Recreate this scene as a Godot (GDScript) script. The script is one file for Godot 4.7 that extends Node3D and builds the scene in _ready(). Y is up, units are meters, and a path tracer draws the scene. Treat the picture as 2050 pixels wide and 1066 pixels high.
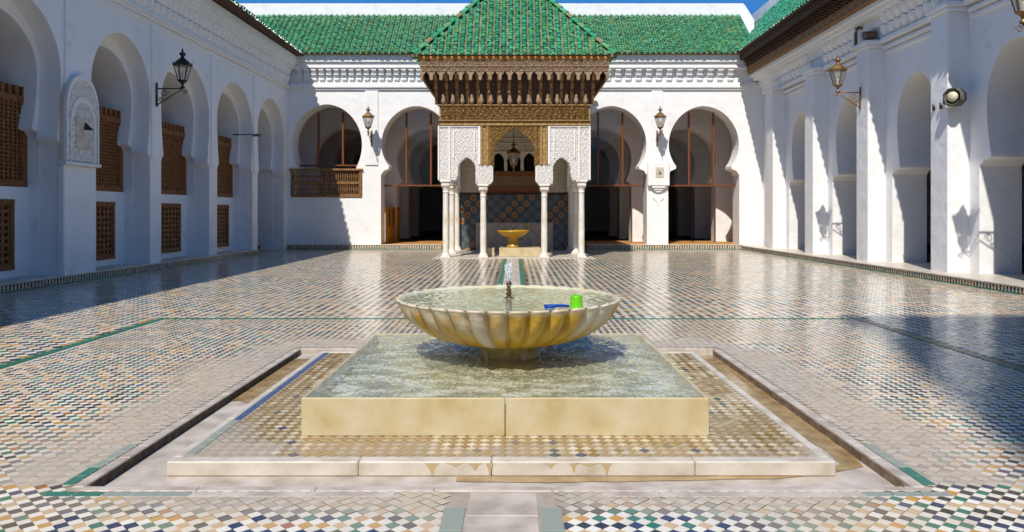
extends Node3D
# A mosque courtyard with a fountain. x right, y up, the camera looks along -z; d below means metres in front of the camera (z = -d).

var M := {}
var RNG := RandomNumberGenerator.new()
var LN := FastNoiseLite.new()
var used := {}

# ---------------------------------------------------------------- naming
func numbered(called: String) -> String:
	var n: int = used.get(called, 0)
	used[called] = n + 1
	return called if n == 0 else "%s_%03d" % [called, n]

func thing(called: String, label: String, category: String, at := Vector3.ZERO, turn := 0.0, group := "") -> Node3D:
	var o := Node3D.new()
	o.name = numbered(called)
	add_child(o)
	o.position = at
	o.rotation.y = turn
	tag(o, label, category, group)
	return o

func tag(o: Node, label: String, category: String, group := "") -> void:
	o.set_meta("label", label)
	o.set_meta("category", category)
	if group != "":
		o.set_meta("group", group)

func structure(o: Node, label: String, category: String) -> void:
	tag(o, label, category)
	o.set_meta("kind", "structure")

func node(called: String, parent: Node3D, at := Vector3.ZERO, turn := 0.0) -> Node3D:
	var o := Node3D.new()
	o.name = called
	parent.add_child(o, true)
	o.position = at
	o.rotation.y = turn
	return o

func inst(called: String, mesh: Mesh, mat: Material, parent: Node3D, t := Transform3D()) -> MeshInstance3D:
	var o := MeshInstance3D.new()
	o.name = called
	o.mesh = mesh
	o.material_override = mat
	parent.add_child(o, true)
	o.transform = t
	return o

func put(called: String, s: SurfaceTool, mat: Material, parent: Node3D, t := Transform3D()) -> MeshInstance3D:
	s.generate_normals()
	return inst(called, s.commit(), mat, parent, t)

func dup(o: Node3D, at: Vector3, turn: float, label := "") -> Node3D:
	var c: Node3D = o.duplicate()
	var base: String = str(o.name)
	if base.right(4).begins_with("_0"):
		base = base.left(-4)
	c.name = numbered(base)
	add_child(c)
	c.position = at
	c.rotation.y = turn
	if label != "":
		c.set_meta("label", label)
	return c

# ---------------------------------------------------------------- mesh helpers
func begin() -> SurfaceTool:
	var s := SurfaceTool.new()
	s.begin(Mesh.PRIMITIVE_TRIANGLES)
	s.set_smooth_group(-1)
	return s

func tri(s: SurfaceTool, a: Vector3, b: Vector3, c: Vector3) -> void:
	s.add_vertex(a)
	s.add_vertex(b)
	s.add_vertex(c)

# a, b, c, d run clockwise seen from the front
func quad(s: SurfaceTool, a: Vector3, b: Vector3, c: Vector3, d: Vector3) -> void:
	tri(s, a, b, c)
	tri(s, a, c, d)

func box(s: SurfaceTool, lo: Vector3, hi: Vector3) -> void:
	var v := func(i: int, j: int, k: int) -> Vector3: return Vector3(hi.x if i else lo.x, hi.y if j else lo.y, hi.z if k else lo.z)
	quad(s, v.call(0, 1, 1), v.call(1, 1, 1), v.call(1, 0, 1), v.call(0, 0, 1))
	quad(s, v.call(1, 1, 0), v.call(0, 1, 0), v.call(0, 0, 0), v.call(1, 0, 0))
	quad(s, v.call(0, 1, 0), v.call(0, 1, 1), v.call(0, 0, 1), v.call(0, 0, 0))
	quad(s, v.call(1, 1, 1), v.call(1, 1, 0), v.call(1, 0, 0), v.call(1, 0, 1))
	quad(s, v.call(0, 1, 0), v.call(1, 1, 0), v.call(1, 1, 1), v.call(0, 1, 1))
	quad(s, v.call(0, 0, 1), v.call(1, 0, 1), v.call(1, 0, 0), v.call(0, 0, 0))

# a box with its edges cut off by b
func bbox(s: SurfaceTool, lo: Vector3, hi: Vector3, b: float) -> void:
	var c := (lo + hi) / 2.0
	var h := (hi - lo) / 2.0
	b = minf(b, minf(h.x, minf(h.y, h.z)) * 0.6)
	for ax in 3:
		for sg in [-1.0, 1.0]:
			var p := []
			for q in [[-1, 1], [1, 1], [1, -1], [-1, -1]]:
				var v := Vector3.ZERO
				v[ax] = sg * h[ax]
				v[(ax + 1) % 3] = q[0] * (h[(ax + 1) % 3] - b)
				v[(ax + 2) % 3] = q[1] * (h[(ax + 2) % 3] - b)
				p.append(c + v)
			if sg > 0:
				quad(s, p[0], p[1], p[2], p[3])
			else:
				quad(s, p[3], p[2], p[1], p[0])
	for ax in 3:
		var a1 := (ax + 1) % 3
		var a2 := (ax + 2) % 3
		for s1 in [-1.0, 1.0]:
			for s2 in [-1.0, 1.0]:
				var e := func(t: float, first: bool) -> Vector3:
					var v := Vector3.ZERO
					v[ax] = t * (h[ax] - b)
					v[a1] = s1 * (h[a1] if first else h[a1] - b)
					v[a2] = s2 * (h[a2] - b if first else h[a2])
					return c + v
				if s1 * s2 > 0:
					quad(s, e.call(-1, true), e.call(-1, false), e.call(1, false), e.call(1, true))
				else:
					quad(s, e.call(1, true), e.call(1, false), e.call(-1, false), e.call(-1, true))
	for sx in [-1.0, 1.0]:
		for sy in [-1.0, 1.0]:
			for sz in [-1.0, 1.0]:
				var g := Vector3(sx, sy, sz)
				var k := c + (h - Vector3.ONE * b) * g
				var p0 := k + Vector3(sx * b, 0, 0)
				var p1 := k + Vector3(0, sy * b, 0)
				var p2 := k + Vector3(0, 0, sz * b)
				if sx * sy * sz > 0:
					tri(s, p0, p2, p1)
				else:
					tri(s, p0, p1, p2)

func boxm(lo: Vector3, hi: Vector3, b := 0.0) -> Mesh:
	var s := begin()
	if b > 0.0:
		bbox(s, lo, hi, b)
	else:
		box(s, lo, hi)
	s.generate_normals()
	return s.commit()

# polygon in the xy plane pushed from z0 (back) to z1 (front)
func extrude(s: SurfaceTool, pts: PackedVector2Array, z0: float, z1: float, back := true) -> void:
	if Geometry2D.is_polygon_clockwise(pts):
		pts = pts.duplicate()
		pts.reverse()
	var ix := Geometry2D.triangulate_polygon(pts)
	if ix.is_empty():
		print("no triangles for a polygon of ", pts.size())
	for i in range(0, ix.size(), 3):
		var a := pts[ix[i]]
		var b := pts[ix[i + 1]]
		var c := pts[ix[i + 2]]
		if (b - a).cross(c - a) > 0:
			var t := b
			b = c
			c = t
		tri(s, Vector3(a.x, a.y, z1), Vector3(b.x, b.y, z1), Vector3(c.x, c.y, z1))
		if back:
			tri(s, Vector3(a.x, a.y, z0), Vector3(c.x, c.y, z0), Vector3(b.x, b.y, z0))
	for i in pts.size():
		var a := pts[i]
		var b := pts[(i + 1) % pts.size()]
		quad(s, Vector3(a.x, a.y, z1), Vector3(b.x, b.y, z1), Vector3(b.x, b.y, z0), Vector3(a.x, a.y, z0))

func lathe(s: SurfaceTool, prof: Array, n: int, at := Vector3.ZERO, from := 0.0, to := TAU) -> void:
	for i in prof.size() - 1:
		for k in n:
			var t0 := from + (to - from) * k / n
			var t1 := from + (to - from) * (k + 1) / n
			var a: Vector2 = prof[i]
			var b: Vector2 = prof[i + 1]
			var p := at + Vector3(cos(t0) * a.x, a.y, sin(t0) * a.x)
			var q := at + Vector3(cos(t1) * a.x, a.y, sin(t1) * a.x)
			var r := at + Vector3(cos(t1) * b.x, b.y, sin(t1) * b.x)
			var w := at + Vector3(cos(t0) * b.x, b.y, sin(t0) * b.x)
			if b.x < 1e-5:
				tri(s, p, w, q)
			elif a.x < 1e-5:
				tri(s, p, w, r)
			else:
				quad(s, p, w, r, q)

func tube(s: SurfaceTool, pts: Array, r: float, n := 8, r_end := -1.0) -> void:
	var rings := []
	for i in pts.size():
		var p: Vector3 = pts[i]
		var t: Vector3 = (pts[mini(i + 1, pts.size() - 1)] - pts[maxi(i - 1, 0)]).normalized()
		var up := Vector3.UP if absf(t.y) < 0.9 else Vector3.RIGHT
		var x := t.cross(up).normalized()
		var y := x.cross(t)
		var rr := r if r_end < 0 else lerpf(r, r_end, float(i) / (pts.size() - 1))
		var ring := []
		for k in n:
			var a := TAU * k / n
			ring.append(p + (x * cos(a) + y * sin(a)) * rr)
		rings.append(ring)
	for i in rings.size() - 1:
		for k in n:
			quad(s, rings[i][k], rings[i][(k + 1) % n], rings[i + 1][(k + 1) % n], rings[i + 1][k])
	for e in [0, rings.size() - 1]:
		for k in range(1, n - 1):
			if e == 0:
				tri(s, rings[e][0], rings[e][k + 1], rings[e][k])
			else:
				tri(s, rings[e][0], rings[e][k], rings[e][k + 1])

# one outline of a horseshoe arch opening, from the foot of one jamb over the top to the other
func horseshoe(cu: float, y0: float, jamb: float, y_jamb: float, spring: float, y_spring: float, hw: float, yc: float, ya: float, n := 22, keen := 1.06) -> Array:
	var half := []
	half.append(Vector2(jamb, y0))
	if absf(jamb - spring) > 0.01:
		half.append(Vector2(jamb, y_jamb))
		half.append(Vector2(lerpf(jamb, spring, 0.35), lerpf(y_jamb, y_spring, 0.45)))
		half.append(Vector2(spring, lerpf(y_jamb, y_spring, 0.7)))
	var t0 := acos(clampf(spring / hw, 0.0, 1.0))
	var rv := (yc - y_spring) / maxf(sin(t0), 0.05)
	for i in 9:
		var t := -t0 * (1.0 - i / 8.0)
		half.append(Vector2(hw * cos(t), yc + rv * sin(t)))
	for i in range(1, n):
		var t := PI / 2 * i / n
		half.append(Vector2(hw * pow(cos(t), keen), yc + (ya - yc) * sin(t)))
	var out := []
	for p in half:
		out.append(Vector2(cu - p.x, p.y))
	out.append(Vector2(cu, ya))
	half.reverse()
	for p in half:
		out.append(Vector2(cu + p.x, p.y))
	return out

# wall with arched openings that reach its foot; arches: outlines sorted along u
func arched(s: SurfaceTool, u0: float, u1: float, y0: float, y1: float, arches: Array, w0: float, w1: float) -> void:
	var cuts := [u0]
	for i in arches.size() - 1:
		var a: Array = arches[i]
		var b: Array = arches[i + 1]
		cuts.append((a[-1].x + b[0].x) / 2.0)
	cuts.append(u1)
	for i in arches.size():
		var p := PackedVector2Array()
		p.append(Vector2(cuts[i], y0))
		for q in arches[i]:
			p.append(q)
		p.append(Vector2(cuts[i + 1], y0))
		p.append(Vector2(cuts[i + 1], y1))
		p.append(Vector2(cuts[i], y1))
		# the sides where two bays meet would show as doubled faces inside the wall; they are hidden in it
		extrude(s, p, w0, w1)

# ---------------------------------------------------------------- materials
func noise_tex(sd: int, freq: float, cols: Array, size := 512, kind := FastNoiseLite.TYPE_SIMPLEX_SMOOTH, oct := 4) -> Texture2D:
	var n := FastNoiseLite.new()
	n.seed = sd
	n.noise_type = kind
	n.frequency = freq
	n.fractal_octaves = oct
	var g := Gradient.new()
	g.offsets = PackedFloat32Array()
	g.colors = PackedColorArray()
	var off := PackedFloat32Array()
	var col := PackedColorArray()
	for c in cols:
		off.append(c[0])
		col.append(c[1])
	g.offsets = off
	g.colors = col
	var t := NoiseTexture2D.new()
	t.width = size
	t.height = size
	t.seamless = true
	t.noise = n
	t.color_ramp = g
	return t

func grey(v: float) -> Color:
	return Color(v, v, v)

func mat(col: Color, rough := 0.7, metal := 0.0) -> StandardMaterial3D:
	var m := StandardMaterial3D.new()
	m.albedo_color = col
	m.roughness = rough
	m.metallic = metal
	return m

func tri_mat(tex: Texture2D, scale: float, rough: float, bump: Texture2D = null, height := 1.0, world := true) -> StandardMaterial3D:
	var m := mat(Color.WHITE, rough)
	m.albedo_texture = tex
	m.uv1_triplanar = true
	m.uv1_world_triplanar = world
	m.uv1_scale = Vector3.ONE * scale
	if bump:
		m.heightmap_enabled = true
		m.heightmap_texture = bump
		m.heightmap_scale = height
	return m

func vmat(rough: float, spec := 0.5) -> StandardMaterial3D:
	var m := mat(Color.WHITE, rough)
	m.vertex_color_use_as_albedo = true
	m.metallic_specular = spec
	return m

func lin(r: float, g: float, b: float) -> Color:
	return Color(r, g, b).srgb_to_linear()

func zellige_tex() -> Texture2D:
	# flat print of the small cut tiles on the pavilion's dado: rosettes set in diagonal rows on a dark ground
	var n := 512
	var im := Image.create(n, n, false, Image.FORMAT_RGB8)
	var ochre := Color(0.72, 0.44, 0.15)
	var blue := Color(0.26, 0.36, 0.5)
	var white := Color(0.66, 0.63, 0.56)
	var dark := Color(0.12, 0.13, 0.15)
	for y in n:
		for x in n:
			var gx := float(x) / n * 4.0
			var gy := float(y) / n * 4.0
			# nearest rosette of a quincunx
			var c1 := Vector2(floorf(gx) + 0.5, floorf(gy) + 0.5)
			var c2 := Vector2(roundf(gx), roundf(gy))
			var q := Vector2(gx, gy)
			var near := c1 if q.distance_to(c1) < q.distance_to(c2) else c2
			var p := q - near
			var r := p.length() * (1.0 + 0.13 * cos(p.angle() * 8.0))
			var diag := posmod(int(roundf(near.x * 2.0 + near.y * 2.0)), 8)
			var warm := diag < 4
			var c := dark
			if r < 0.06:
				c = Color(0.04, 0.04, 0.05)
			elif r < 0.1:
				c = Color(0.75, 0.55, 0.22) if warm else white
			elif r < 0.15:
				c = dark
			elif r < 0.2:
				c = ochre if warm else blue
			elif r < 0.22:
				c = white
			elif r < 0.27:
				c = (ochre if warm else blue) if cos(p.angle() * 8.0) > 0.0 else dark
			elif r < 0.29:
				c = white * 0.8
			elif cos(gx * TAU * 5.0) * cos(gy * TAU * 5.0) > 0.1:
				c = Color(0.38, 0.46, 0.45)
			im.set_pixel(x, y, c)
	return ImageTexture.create_from_image(im)

func carve_h(u: float, v: float) -> float:
	# height 0..1 of carved scrolls, in units of one scroll
	var row := floorf(v)
	var uu := u + (0.5 if int(row) % 2 else 0.0)
	var col := floorf(uu)
	var p := Vector2(uu - col - 0.5, v - row - 0.5)
	var way := 1.0 if (int(col) + int(row)) % 2 else -1.0
	var r := p.length()
	var sp := cos(p.angle() * way * 1.0 - r * 17.0)
	var stem := sin(u * 9.0 + sin(v * 7.0) * 1.6) * sin(v * 9.0 + sin(u * 6.0) * 1.6)
	var h := maxf(sp if r < 0.52 else -1.0, stem * 1.5 - 0.4)
	return smoothstep(-0.25, 0.3, h)

# relief cut into a plane: a fine grid over [u0,u1]x[v0,v1], kept where inside poly (if given)
func relief(s: SurfaceTool, u0: float, u1: float, v0: float, v1: float, w: float, depth: float, cell: float, scroll: float, poly := PackedVector2Array()) -> void:
	var nu := maxi(1, roundi((u1 - u0) / cell))
	var nv := maxi(1, roundi((v1 - v0) / cell))
	var pt := []
	for j in nv + 1:
		var row := []
		for i in nu + 1:
			var u := u0 + (u1 - u0) * i / nu
			var v := v0 + (v1 - v0) * j / nv
			row.append(Vector3(u, v, w + depth * (carve_h(u / scroll, v / scroll) - 0.5)))
		pt.append(row)
	for j in nv:
		for i in nu:
			if poly.size():
				var c: Vector3 = (pt[j][i] + pt[j + 1][i + 1]) / 2.0
				if not Geometry2D.is_point_in_polygon(Vector2(c.x, c.y), poly):
					continue
			quad(s, pt[j + 1][i], pt[j + 1][i + 1], pt[j][i + 1], pt[j][i])

func make_materials() -> void:
	var bump := noise_tex(3, 0.02, [[0.0, grey(0.0)], [1.0, grey(1.0)]], 512, FastNoiseLite.TYPE_SIMPLEX_SMOOTH, 5)
	var white := noise_tex(11, 0.005, [[0.0, Color(0.85, 0.84, 0.815)], [0.16, Color(0.9, 0.894, 0.882)], [0.35, Color(0.915, 0.911, 0.904)], [0.7, Color(0.922, 0.92, 0.913)], [1.0, Color(0.93, 0.927, 0.922)]], 1024, FastNoiseLite.TYPE_SIMPLEX_SMOOTH, 6)
	M.plaster = tri_mat(white, 0.2, 0.85, bump, 1.2)
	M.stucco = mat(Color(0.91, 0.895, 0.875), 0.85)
	M.stucco_dark = mat(Color(0.82, 0.78, 0.72), 0.88)  # darker cream stucco for the pavilion back wall, plaque slab and sundial ornament
	var marb := noise_tex(21, 0.008, [[0.0, Color(0.68, 0.62, 0.54)], [0.35, Color(0.76, 0.72, 0.65)], [0.65, Color(0.8, 0.76, 0.7)], [1.0, Color(0.83, 0.8, 0.75)]])
	M.marble = tri_mat(marb, 0.7, 0.35, bump, 0.25)
	var ymarb := noise_tex(22, 0.009, [[0.0, Color(0.71, 0.63, 0.43)], [0.3, Color(0.75, 0.68, 0.51)], [0.6, Color(0.77, 0.71, 0.56)], [1.0, Color(0.79, 0.74, 0.62)]])
	M.ymarble = tri_mat(ymarb, 0.55, 0.3, bump, 0.25)
	M.colmarble = tri_mat(noise_tex(23, 0.01, [[0.0, Color(0.78, 0.72, 0.62)], [0.4, Color(0.88, 0.85, 0.8)], [1.0, Color(0.92, 0.9, 0.87)]], 256), 0.6, 0.35)
	M.stone = tri_mat(noise_tex(24, 0.012, [[0.0, Color(0.6, 0.55, 0.49)], [0.5, Color(0.72, 0.67, 0.61)], [1.0, Color(0.8, 0.76, 0.71)]]), 0.5, 0.5, bump, 0.3)
	M.wetstone = tri_mat(noise_tex(25, 0.014, [[0.0, Color(0.5, 0.4, 0.25)], [0.5, Color(0.62, 0.51, 0.34)], [1.0, Color(0.7, 0.61, 0.45)]]), 0.6, 0.12, bump, 0.15)
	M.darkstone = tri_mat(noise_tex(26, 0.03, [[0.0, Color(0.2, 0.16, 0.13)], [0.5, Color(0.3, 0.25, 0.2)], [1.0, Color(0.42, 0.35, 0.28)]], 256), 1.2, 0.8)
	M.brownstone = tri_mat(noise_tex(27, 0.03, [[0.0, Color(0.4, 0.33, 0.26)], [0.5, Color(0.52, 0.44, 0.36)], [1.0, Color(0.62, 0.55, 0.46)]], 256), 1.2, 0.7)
	M.footstone = tri_mat(noise_tex(28, 0.03, [[0.0, Color(0.56, 0.46, 0.18)], [0.5, Color(0.68, 0.58, 0.28)], [1.0, Color(0.78, 0.7, 0.45)]], 256), 1.6, 0.2)
	var wood := noise_tex(31, 0.02, [[0.0, Color(0.28, 0.16, 0.07)], [0.5, Color(0.46, 0.28, 0.12)], [1.0, Color(0.58, 0.38, 0.17)]], 256)
	M.wood = tri_mat(wood, 1.6, 0.6)
	M.wood.uv1_scale = Vector3(2.5, 0.7, 2.5)
	M.oldwood = tri_mat(noise_tex(32, 0.02, [[0.0, Color(0.34, 0.22, 0.12)], [0.5, Color(0.52, 0.37, 0.21)], [1.0, Color(0.64, 0.5, 0.32)]], 256), 1.2, 0.75)
	M.goldwood = tri_mat(noise_tex(33, 0.02, [[0.0, Color(0.48, 0.36, 0.18)], [0.5, Color(0.62, 0.49, 0.28)], [1.0, Color(0.72, 0.6, 0.4)]], 256), 1.3, 0.7)
	M.greywood = tri_mat(noise_tex(34, 0.02, [[0.0, Color(0.44, 0.34, 0.24)], [0.5, Color(0.58, 0.48, 0.37)], [1.0, Color(0.68, 0.6, 0.5)]], 256), 1.3, 0.8)
	M.darkwood = tri_mat(noise_tex(35, 0.02, [[0.0, Color(0.16, 0.09, 0.05)], [0.5, Color(0.26, 0.16, 0.09)], [1.0, Color(0.36, 0.23, 0.13)]], 256), 1.3, 0.7)
	M.lattice = tri_mat(noise_tex(36, 0.02, [[0.0, Color(0.38, 0.22, 0.08)], [0.5, Color(0.5, 0.31, 0.13)], [1.0, Color(0.6, 0.4, 0.19)]], 256), 1.3, 0.6)
	M.redwood = mat(Color(0.44, 0.24, 0.1), 0.5)
	M.iron = mat(Color(0.2, 0.16, 0.13), 0.55, 0.4)
	M.brass = mat(Color(0.52, 0.39, 0.25), 0.45, 0.7)
	M.glass = mat(Color(0.6, 0.62, 0.6, 0.025), 0.03)
	M.glass.transparency = BaseMaterial3D.TRANSPARENCY_ALPHA
	M.dustglass = mat(Color(0.8, 0.82, 0.8, 0.22), 0.08)
	M.dustglass.transparency = BaseMaterial3D.TRANSPARENCY_ALPHA
	M.water = mat(Color(0.78, 0.78, 0.64, 0.2), 0.03)
	M.water.transparency = BaseMaterial3D.TRANSPARENCY_ALPHA
	M.bowlwater = mat(Color(0.8, 0.82, 0.68, 0.34), 0.03)
	M.bowlwater.transparency = BaseMaterial3D.TRANSPARENCY_ALPHA
	M.jet = mat(Color(0.94, 0.96, 0.97, 0.42), 0.2)
	M.jet.transparency = BaseMaterial3D.TRANSPARENCY_ALPHA
	M.mosaic = mat(Color.WHITE, 0.25)
	M.mosaic.albedo_texture = zellige_tex()
	M.mosaic.uv1_triplanar = true
	M.mosaic.uv1_scale = Vector3.ONE * 0.52
	M.green_strip = mat(Color(0.15, 0.42, 0.32), 0.3)
	M.green_dull = mat(Color(0.24, 0.45, 0.38), 0.4)
	M.teal_worn = mat(Color(0.56, 0.58, 0.53), 0.45)
	M.blue_strip = mat(Color(0.27, 0.34, 0.47), 0.35)
	M.tilev = vmat(0.17, 0.3)
	M.wetv = vmat(0.1, 0.5)
	M.wornv = vmat(0.42, 0.4)
	M.roofv = vmat(0.3)
	M.basinv = vmat(0.3)
	M.basinv.uv1_triplanar = true
	M.basinv.uv1_scale = Vector3.ONE * 1.5
	M.basinv.heightmap_enabled = true
	M.basinv.heightmap_texture = bump
	M.basinv.heightmap_scale = 0.5
	M.grout = tri_mat(noise_tex(41, 0.03, [[0.0, Color(0.58, 0.53, 0.46)], [1.0, Color(0.7, 0.65, 0.58)]], 256), 0.8, 0.7)
	M.black = mat(Color(0.05, 0.05, 0.055), 0.5)
	M.cup = mat(Color(0.4, 0.74, 0.06), 0.2)
	M.blue = mat(Color(0.06, 0.25, 0.6), 0.35)
	M.speaker_grey = mat(Color(0.36, 0.37, 0.33), 0.6)
	M.cream = mat(Color(0.8, 0.78, 0.66), 0.5)
	M.goldbasin = mat(Color(0.68, 0.52, 0.1), 0.35)
	M.ochrestain = mat(Color(0.71, 0.62, 0.47), 0.45)
	M.mat_yellow = mat(Color(0.7, 0.5, 0.15), 0.85)
	M.carpet = mat(Color(0.3, 0.17, 0.12), 0.95)
	M.sand_floor = mat(Color(0.72, 0.52, 0.28), 0.8)
	var greens := [Color(0.12, 0.5, 0.3), Color(0.15, 0.56, 0.36), Color(0.24, 0.62, 0.43), Color(0.13, 0.52, 0.41), Color(0.34, 0.57, 0.31), Color(0.08, 0.4, 0.28)]
	M.greens = []
	for c in greens:
		M.greens.append(mat(c.lerp(Color(0.54, 0.66, 0.52), 0.26), 0.3))
	M.moss = mat(Color(0.5, 0.47, 0.33), 0.9)
	M.pan = tri_mat(noise_tex(51, 0.02, [[0.0, Color(0.16, 0.3, 0.17)], [0.5, Color(0.36, 0.45, 0.29)], [1.0, Color(0.55, 0.56, 0.4)]], 256), 0.9, 0.6)

# ---------------------------------------------------------------- sky, sun, camera
func make_light() -> void:
	var cam := Camera3D.new()
	cam.name = "camera"
	add_child(cam)
	cam.position = Vector3(0, 1.55, 0)
	cam.projection = Camera3D.PROJECTION_FRUSTUM
	cam.near = 0.05
	cam.far = 400.0
	cam.size = 2.0 * cam.near * 533.0 / 1500.0
	cam.frustum_offset = Vector2(-5.0, -107.0) / 1500.0 * cam.near
	cam.current = true
	var env := Environment.new()
	env.background_mode = Environment.BG_SKY
	var sky := ProceduralSkyMaterial.new()
	sky.sky_top_color = Color(0.17, 0.41, 0.68)
	sky.sky_horizon_color = Color(0.24, 0.49, 0.74)
	sky.sky_curve = 0.25
	sky.ground_bottom_color = Color(0.3, 0.28, 0.25)
	sky.ground_horizon_color = Color(0.4, 0.42, 0.45)
	sky.sun_angle_max = 1.0
	sky.sky_energy_multiplier = 1.0
	var sk := Sky.new()
	sk.sky_material = sky
	env.sky = sk
	env.background_energy_multiplier = 1.25
	env.tonemap_mode = Environment.TONE_MAPPER_LINEAR
	env.tonemap_exposure = 1.06
	env.sdfgi_enabled = true
	env.ssao_enabled = true
	env.ssil_enabled = true
	var we := WorldEnvironment.new()
	we.name = "world_environment"
	we.environment = env
	add_child(we)
	var sun := DirectionalLight3D.new()
	sun.name = "sun"
	add_child(sun)
	sun.look_at_from_position(Vector3.ZERO, Vector3(0.234, -1.0, -0.806))
	sun.light_energy = 1.5
	sun.light_color = Color(1.0, 0.975, 0.935)
	sun.light_angular_distance = 0.5
	sun.shadow_enabled = true

# ---------------------------------------------------------------- floor
const PITCH := 0.086
const RX0 := -2.43
const RX1 := 2.25
const RD0 := 4.22
const RD1 := 8.49
const CX0 := -0.25
const CX1 := 0.13

func wear_at(x: float, d: float) -> float:
	var dx := maxf(maxf(RX0 - x, x - RX1), 0.0)
	var dd := maxf(maxf(RD0 - d, d - RD1), 0.0)
	var n := LN.get_noise_2d(x * 60.0, d * 60.0)
	var n2 := LN.get_noise_2d(x * 260.0 + 900.0, d * 260.0)
	var reach_x := 1.0 if d < 7.5 else 1.0 - (d - 7.5) * 0.3
	var reach_d := 0.36 if d < RD0 else 1.0
	var edge := maxf(1.0 - dx / maxf(reach_x, 0.05), 0.0) * maxf(1.0 - dd / reach_d, 0.0)
	if d < RD0:
		edge = smoothstep(0.62, 0.06, RD0 - d) * 0.8 * smoothstep(2.5, 1.2, absf(x + 0.1) - LN.get_noise_1d(x * 90.0) * 0.8)
	var w := smoothstep(0.05, 0.62, edge + n * 0.32 + n2 * 0.16 * signf(edge))
	if edge <= 0.0:
		w = 0.0
	return clampf(w, 0.0, 1.0)

func floor_gap(x: float, d: float) -> bool:
	var b := 0.075
	if x > RX0 - b and x < RX1 + b and d > RD0 - b and d < RD1 + b:
		return true
	if x > CX0 - 0.13 and x < CX1 + 0.125 and d < 26.0 and (d < RD0 or d > RD1):
		return true
	if absf(x + 5.14) < 0.07 and d < 10.97:
		return true
	if absf(x - 5.0) < 0.07 and d < 10.97:
		return true
	if absf(d - 10.92) < 0.06 and absf(x + 0.07) < 5.2:
		return true
	if absf(x + 0.05) < 2.75 and d > 25.15:
		return true
	return false

func tile_color(kind: int, i: int, j: int, worn: float) -> Color:
	var h := fposmod(sin(i * 12.9898 + j * 78.233 + kind * 37.7) * 43758.5453, 1.0)
	var h2 := fposmod(sin(i * 39.3 + j * 11.13 + kind * 3.1) * 24634.634, 1.0)
	var c: Color
	if kind == 1:
		c = lin(0.84, 0.8, 0.72).lerp(lin(0.92, 0.89, 0.83), h)
	else:
		# the colours run in groups, as they were laid
		var pick := fposmod(sin(floorf(i / 3.0) * 4.7 + j * 9.1) * 913.7 + h * 0.45, 1.0)
		if pick < 0.34:
			c = lin(0.11, 0.11, 0.14)
		elif pick < 0.44:
			c = lin(0.15, 0.2, 0.33)
		elif pick < 0.62:
			c = lin(0.08, 0.42, 0.33)
		elif pick < 0.76:
			c = lin(0.76, 0.55, 0.18)
		elif pick < 0.84:
			c = lin(0.62, 0.38, 0.15)
		else:
			c = lin(0.78, 0.66, 0.5)
		c = c.lerp(lin(0.8, 0.72, 0.6), 0.03 + 0.1 * h2)
	var stone := lin(0.68, 0.625, 0.555).lerp(lin(0.725, 0.675, 0.605), h2)
	return c.lerp(stone, clampf(worn * (0.8 + 0.2 * h), 0.0, 0.93))

func diamond(hs: float, top: float, bevel: float) -> Mesh:
	var s := begin()
	var p := []
	var q := []
	for k in 4:
		var a := PI / 2 * k
		p.append(Vector3(cos(a) * hs, 0, sin(a) * hs))
		q.append(Vector3(cos(a) * (hs - bevel), top, sin(a) * (hs - bevel)))
	quad(s, q[0], q[1], q[2], q[3])
	for k in 4:
		quad(s, p[k], p[(k + 1) % 4], q[(k + 1) % 4], q[k])
	s.generate_normals()
	return s.commit()

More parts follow.
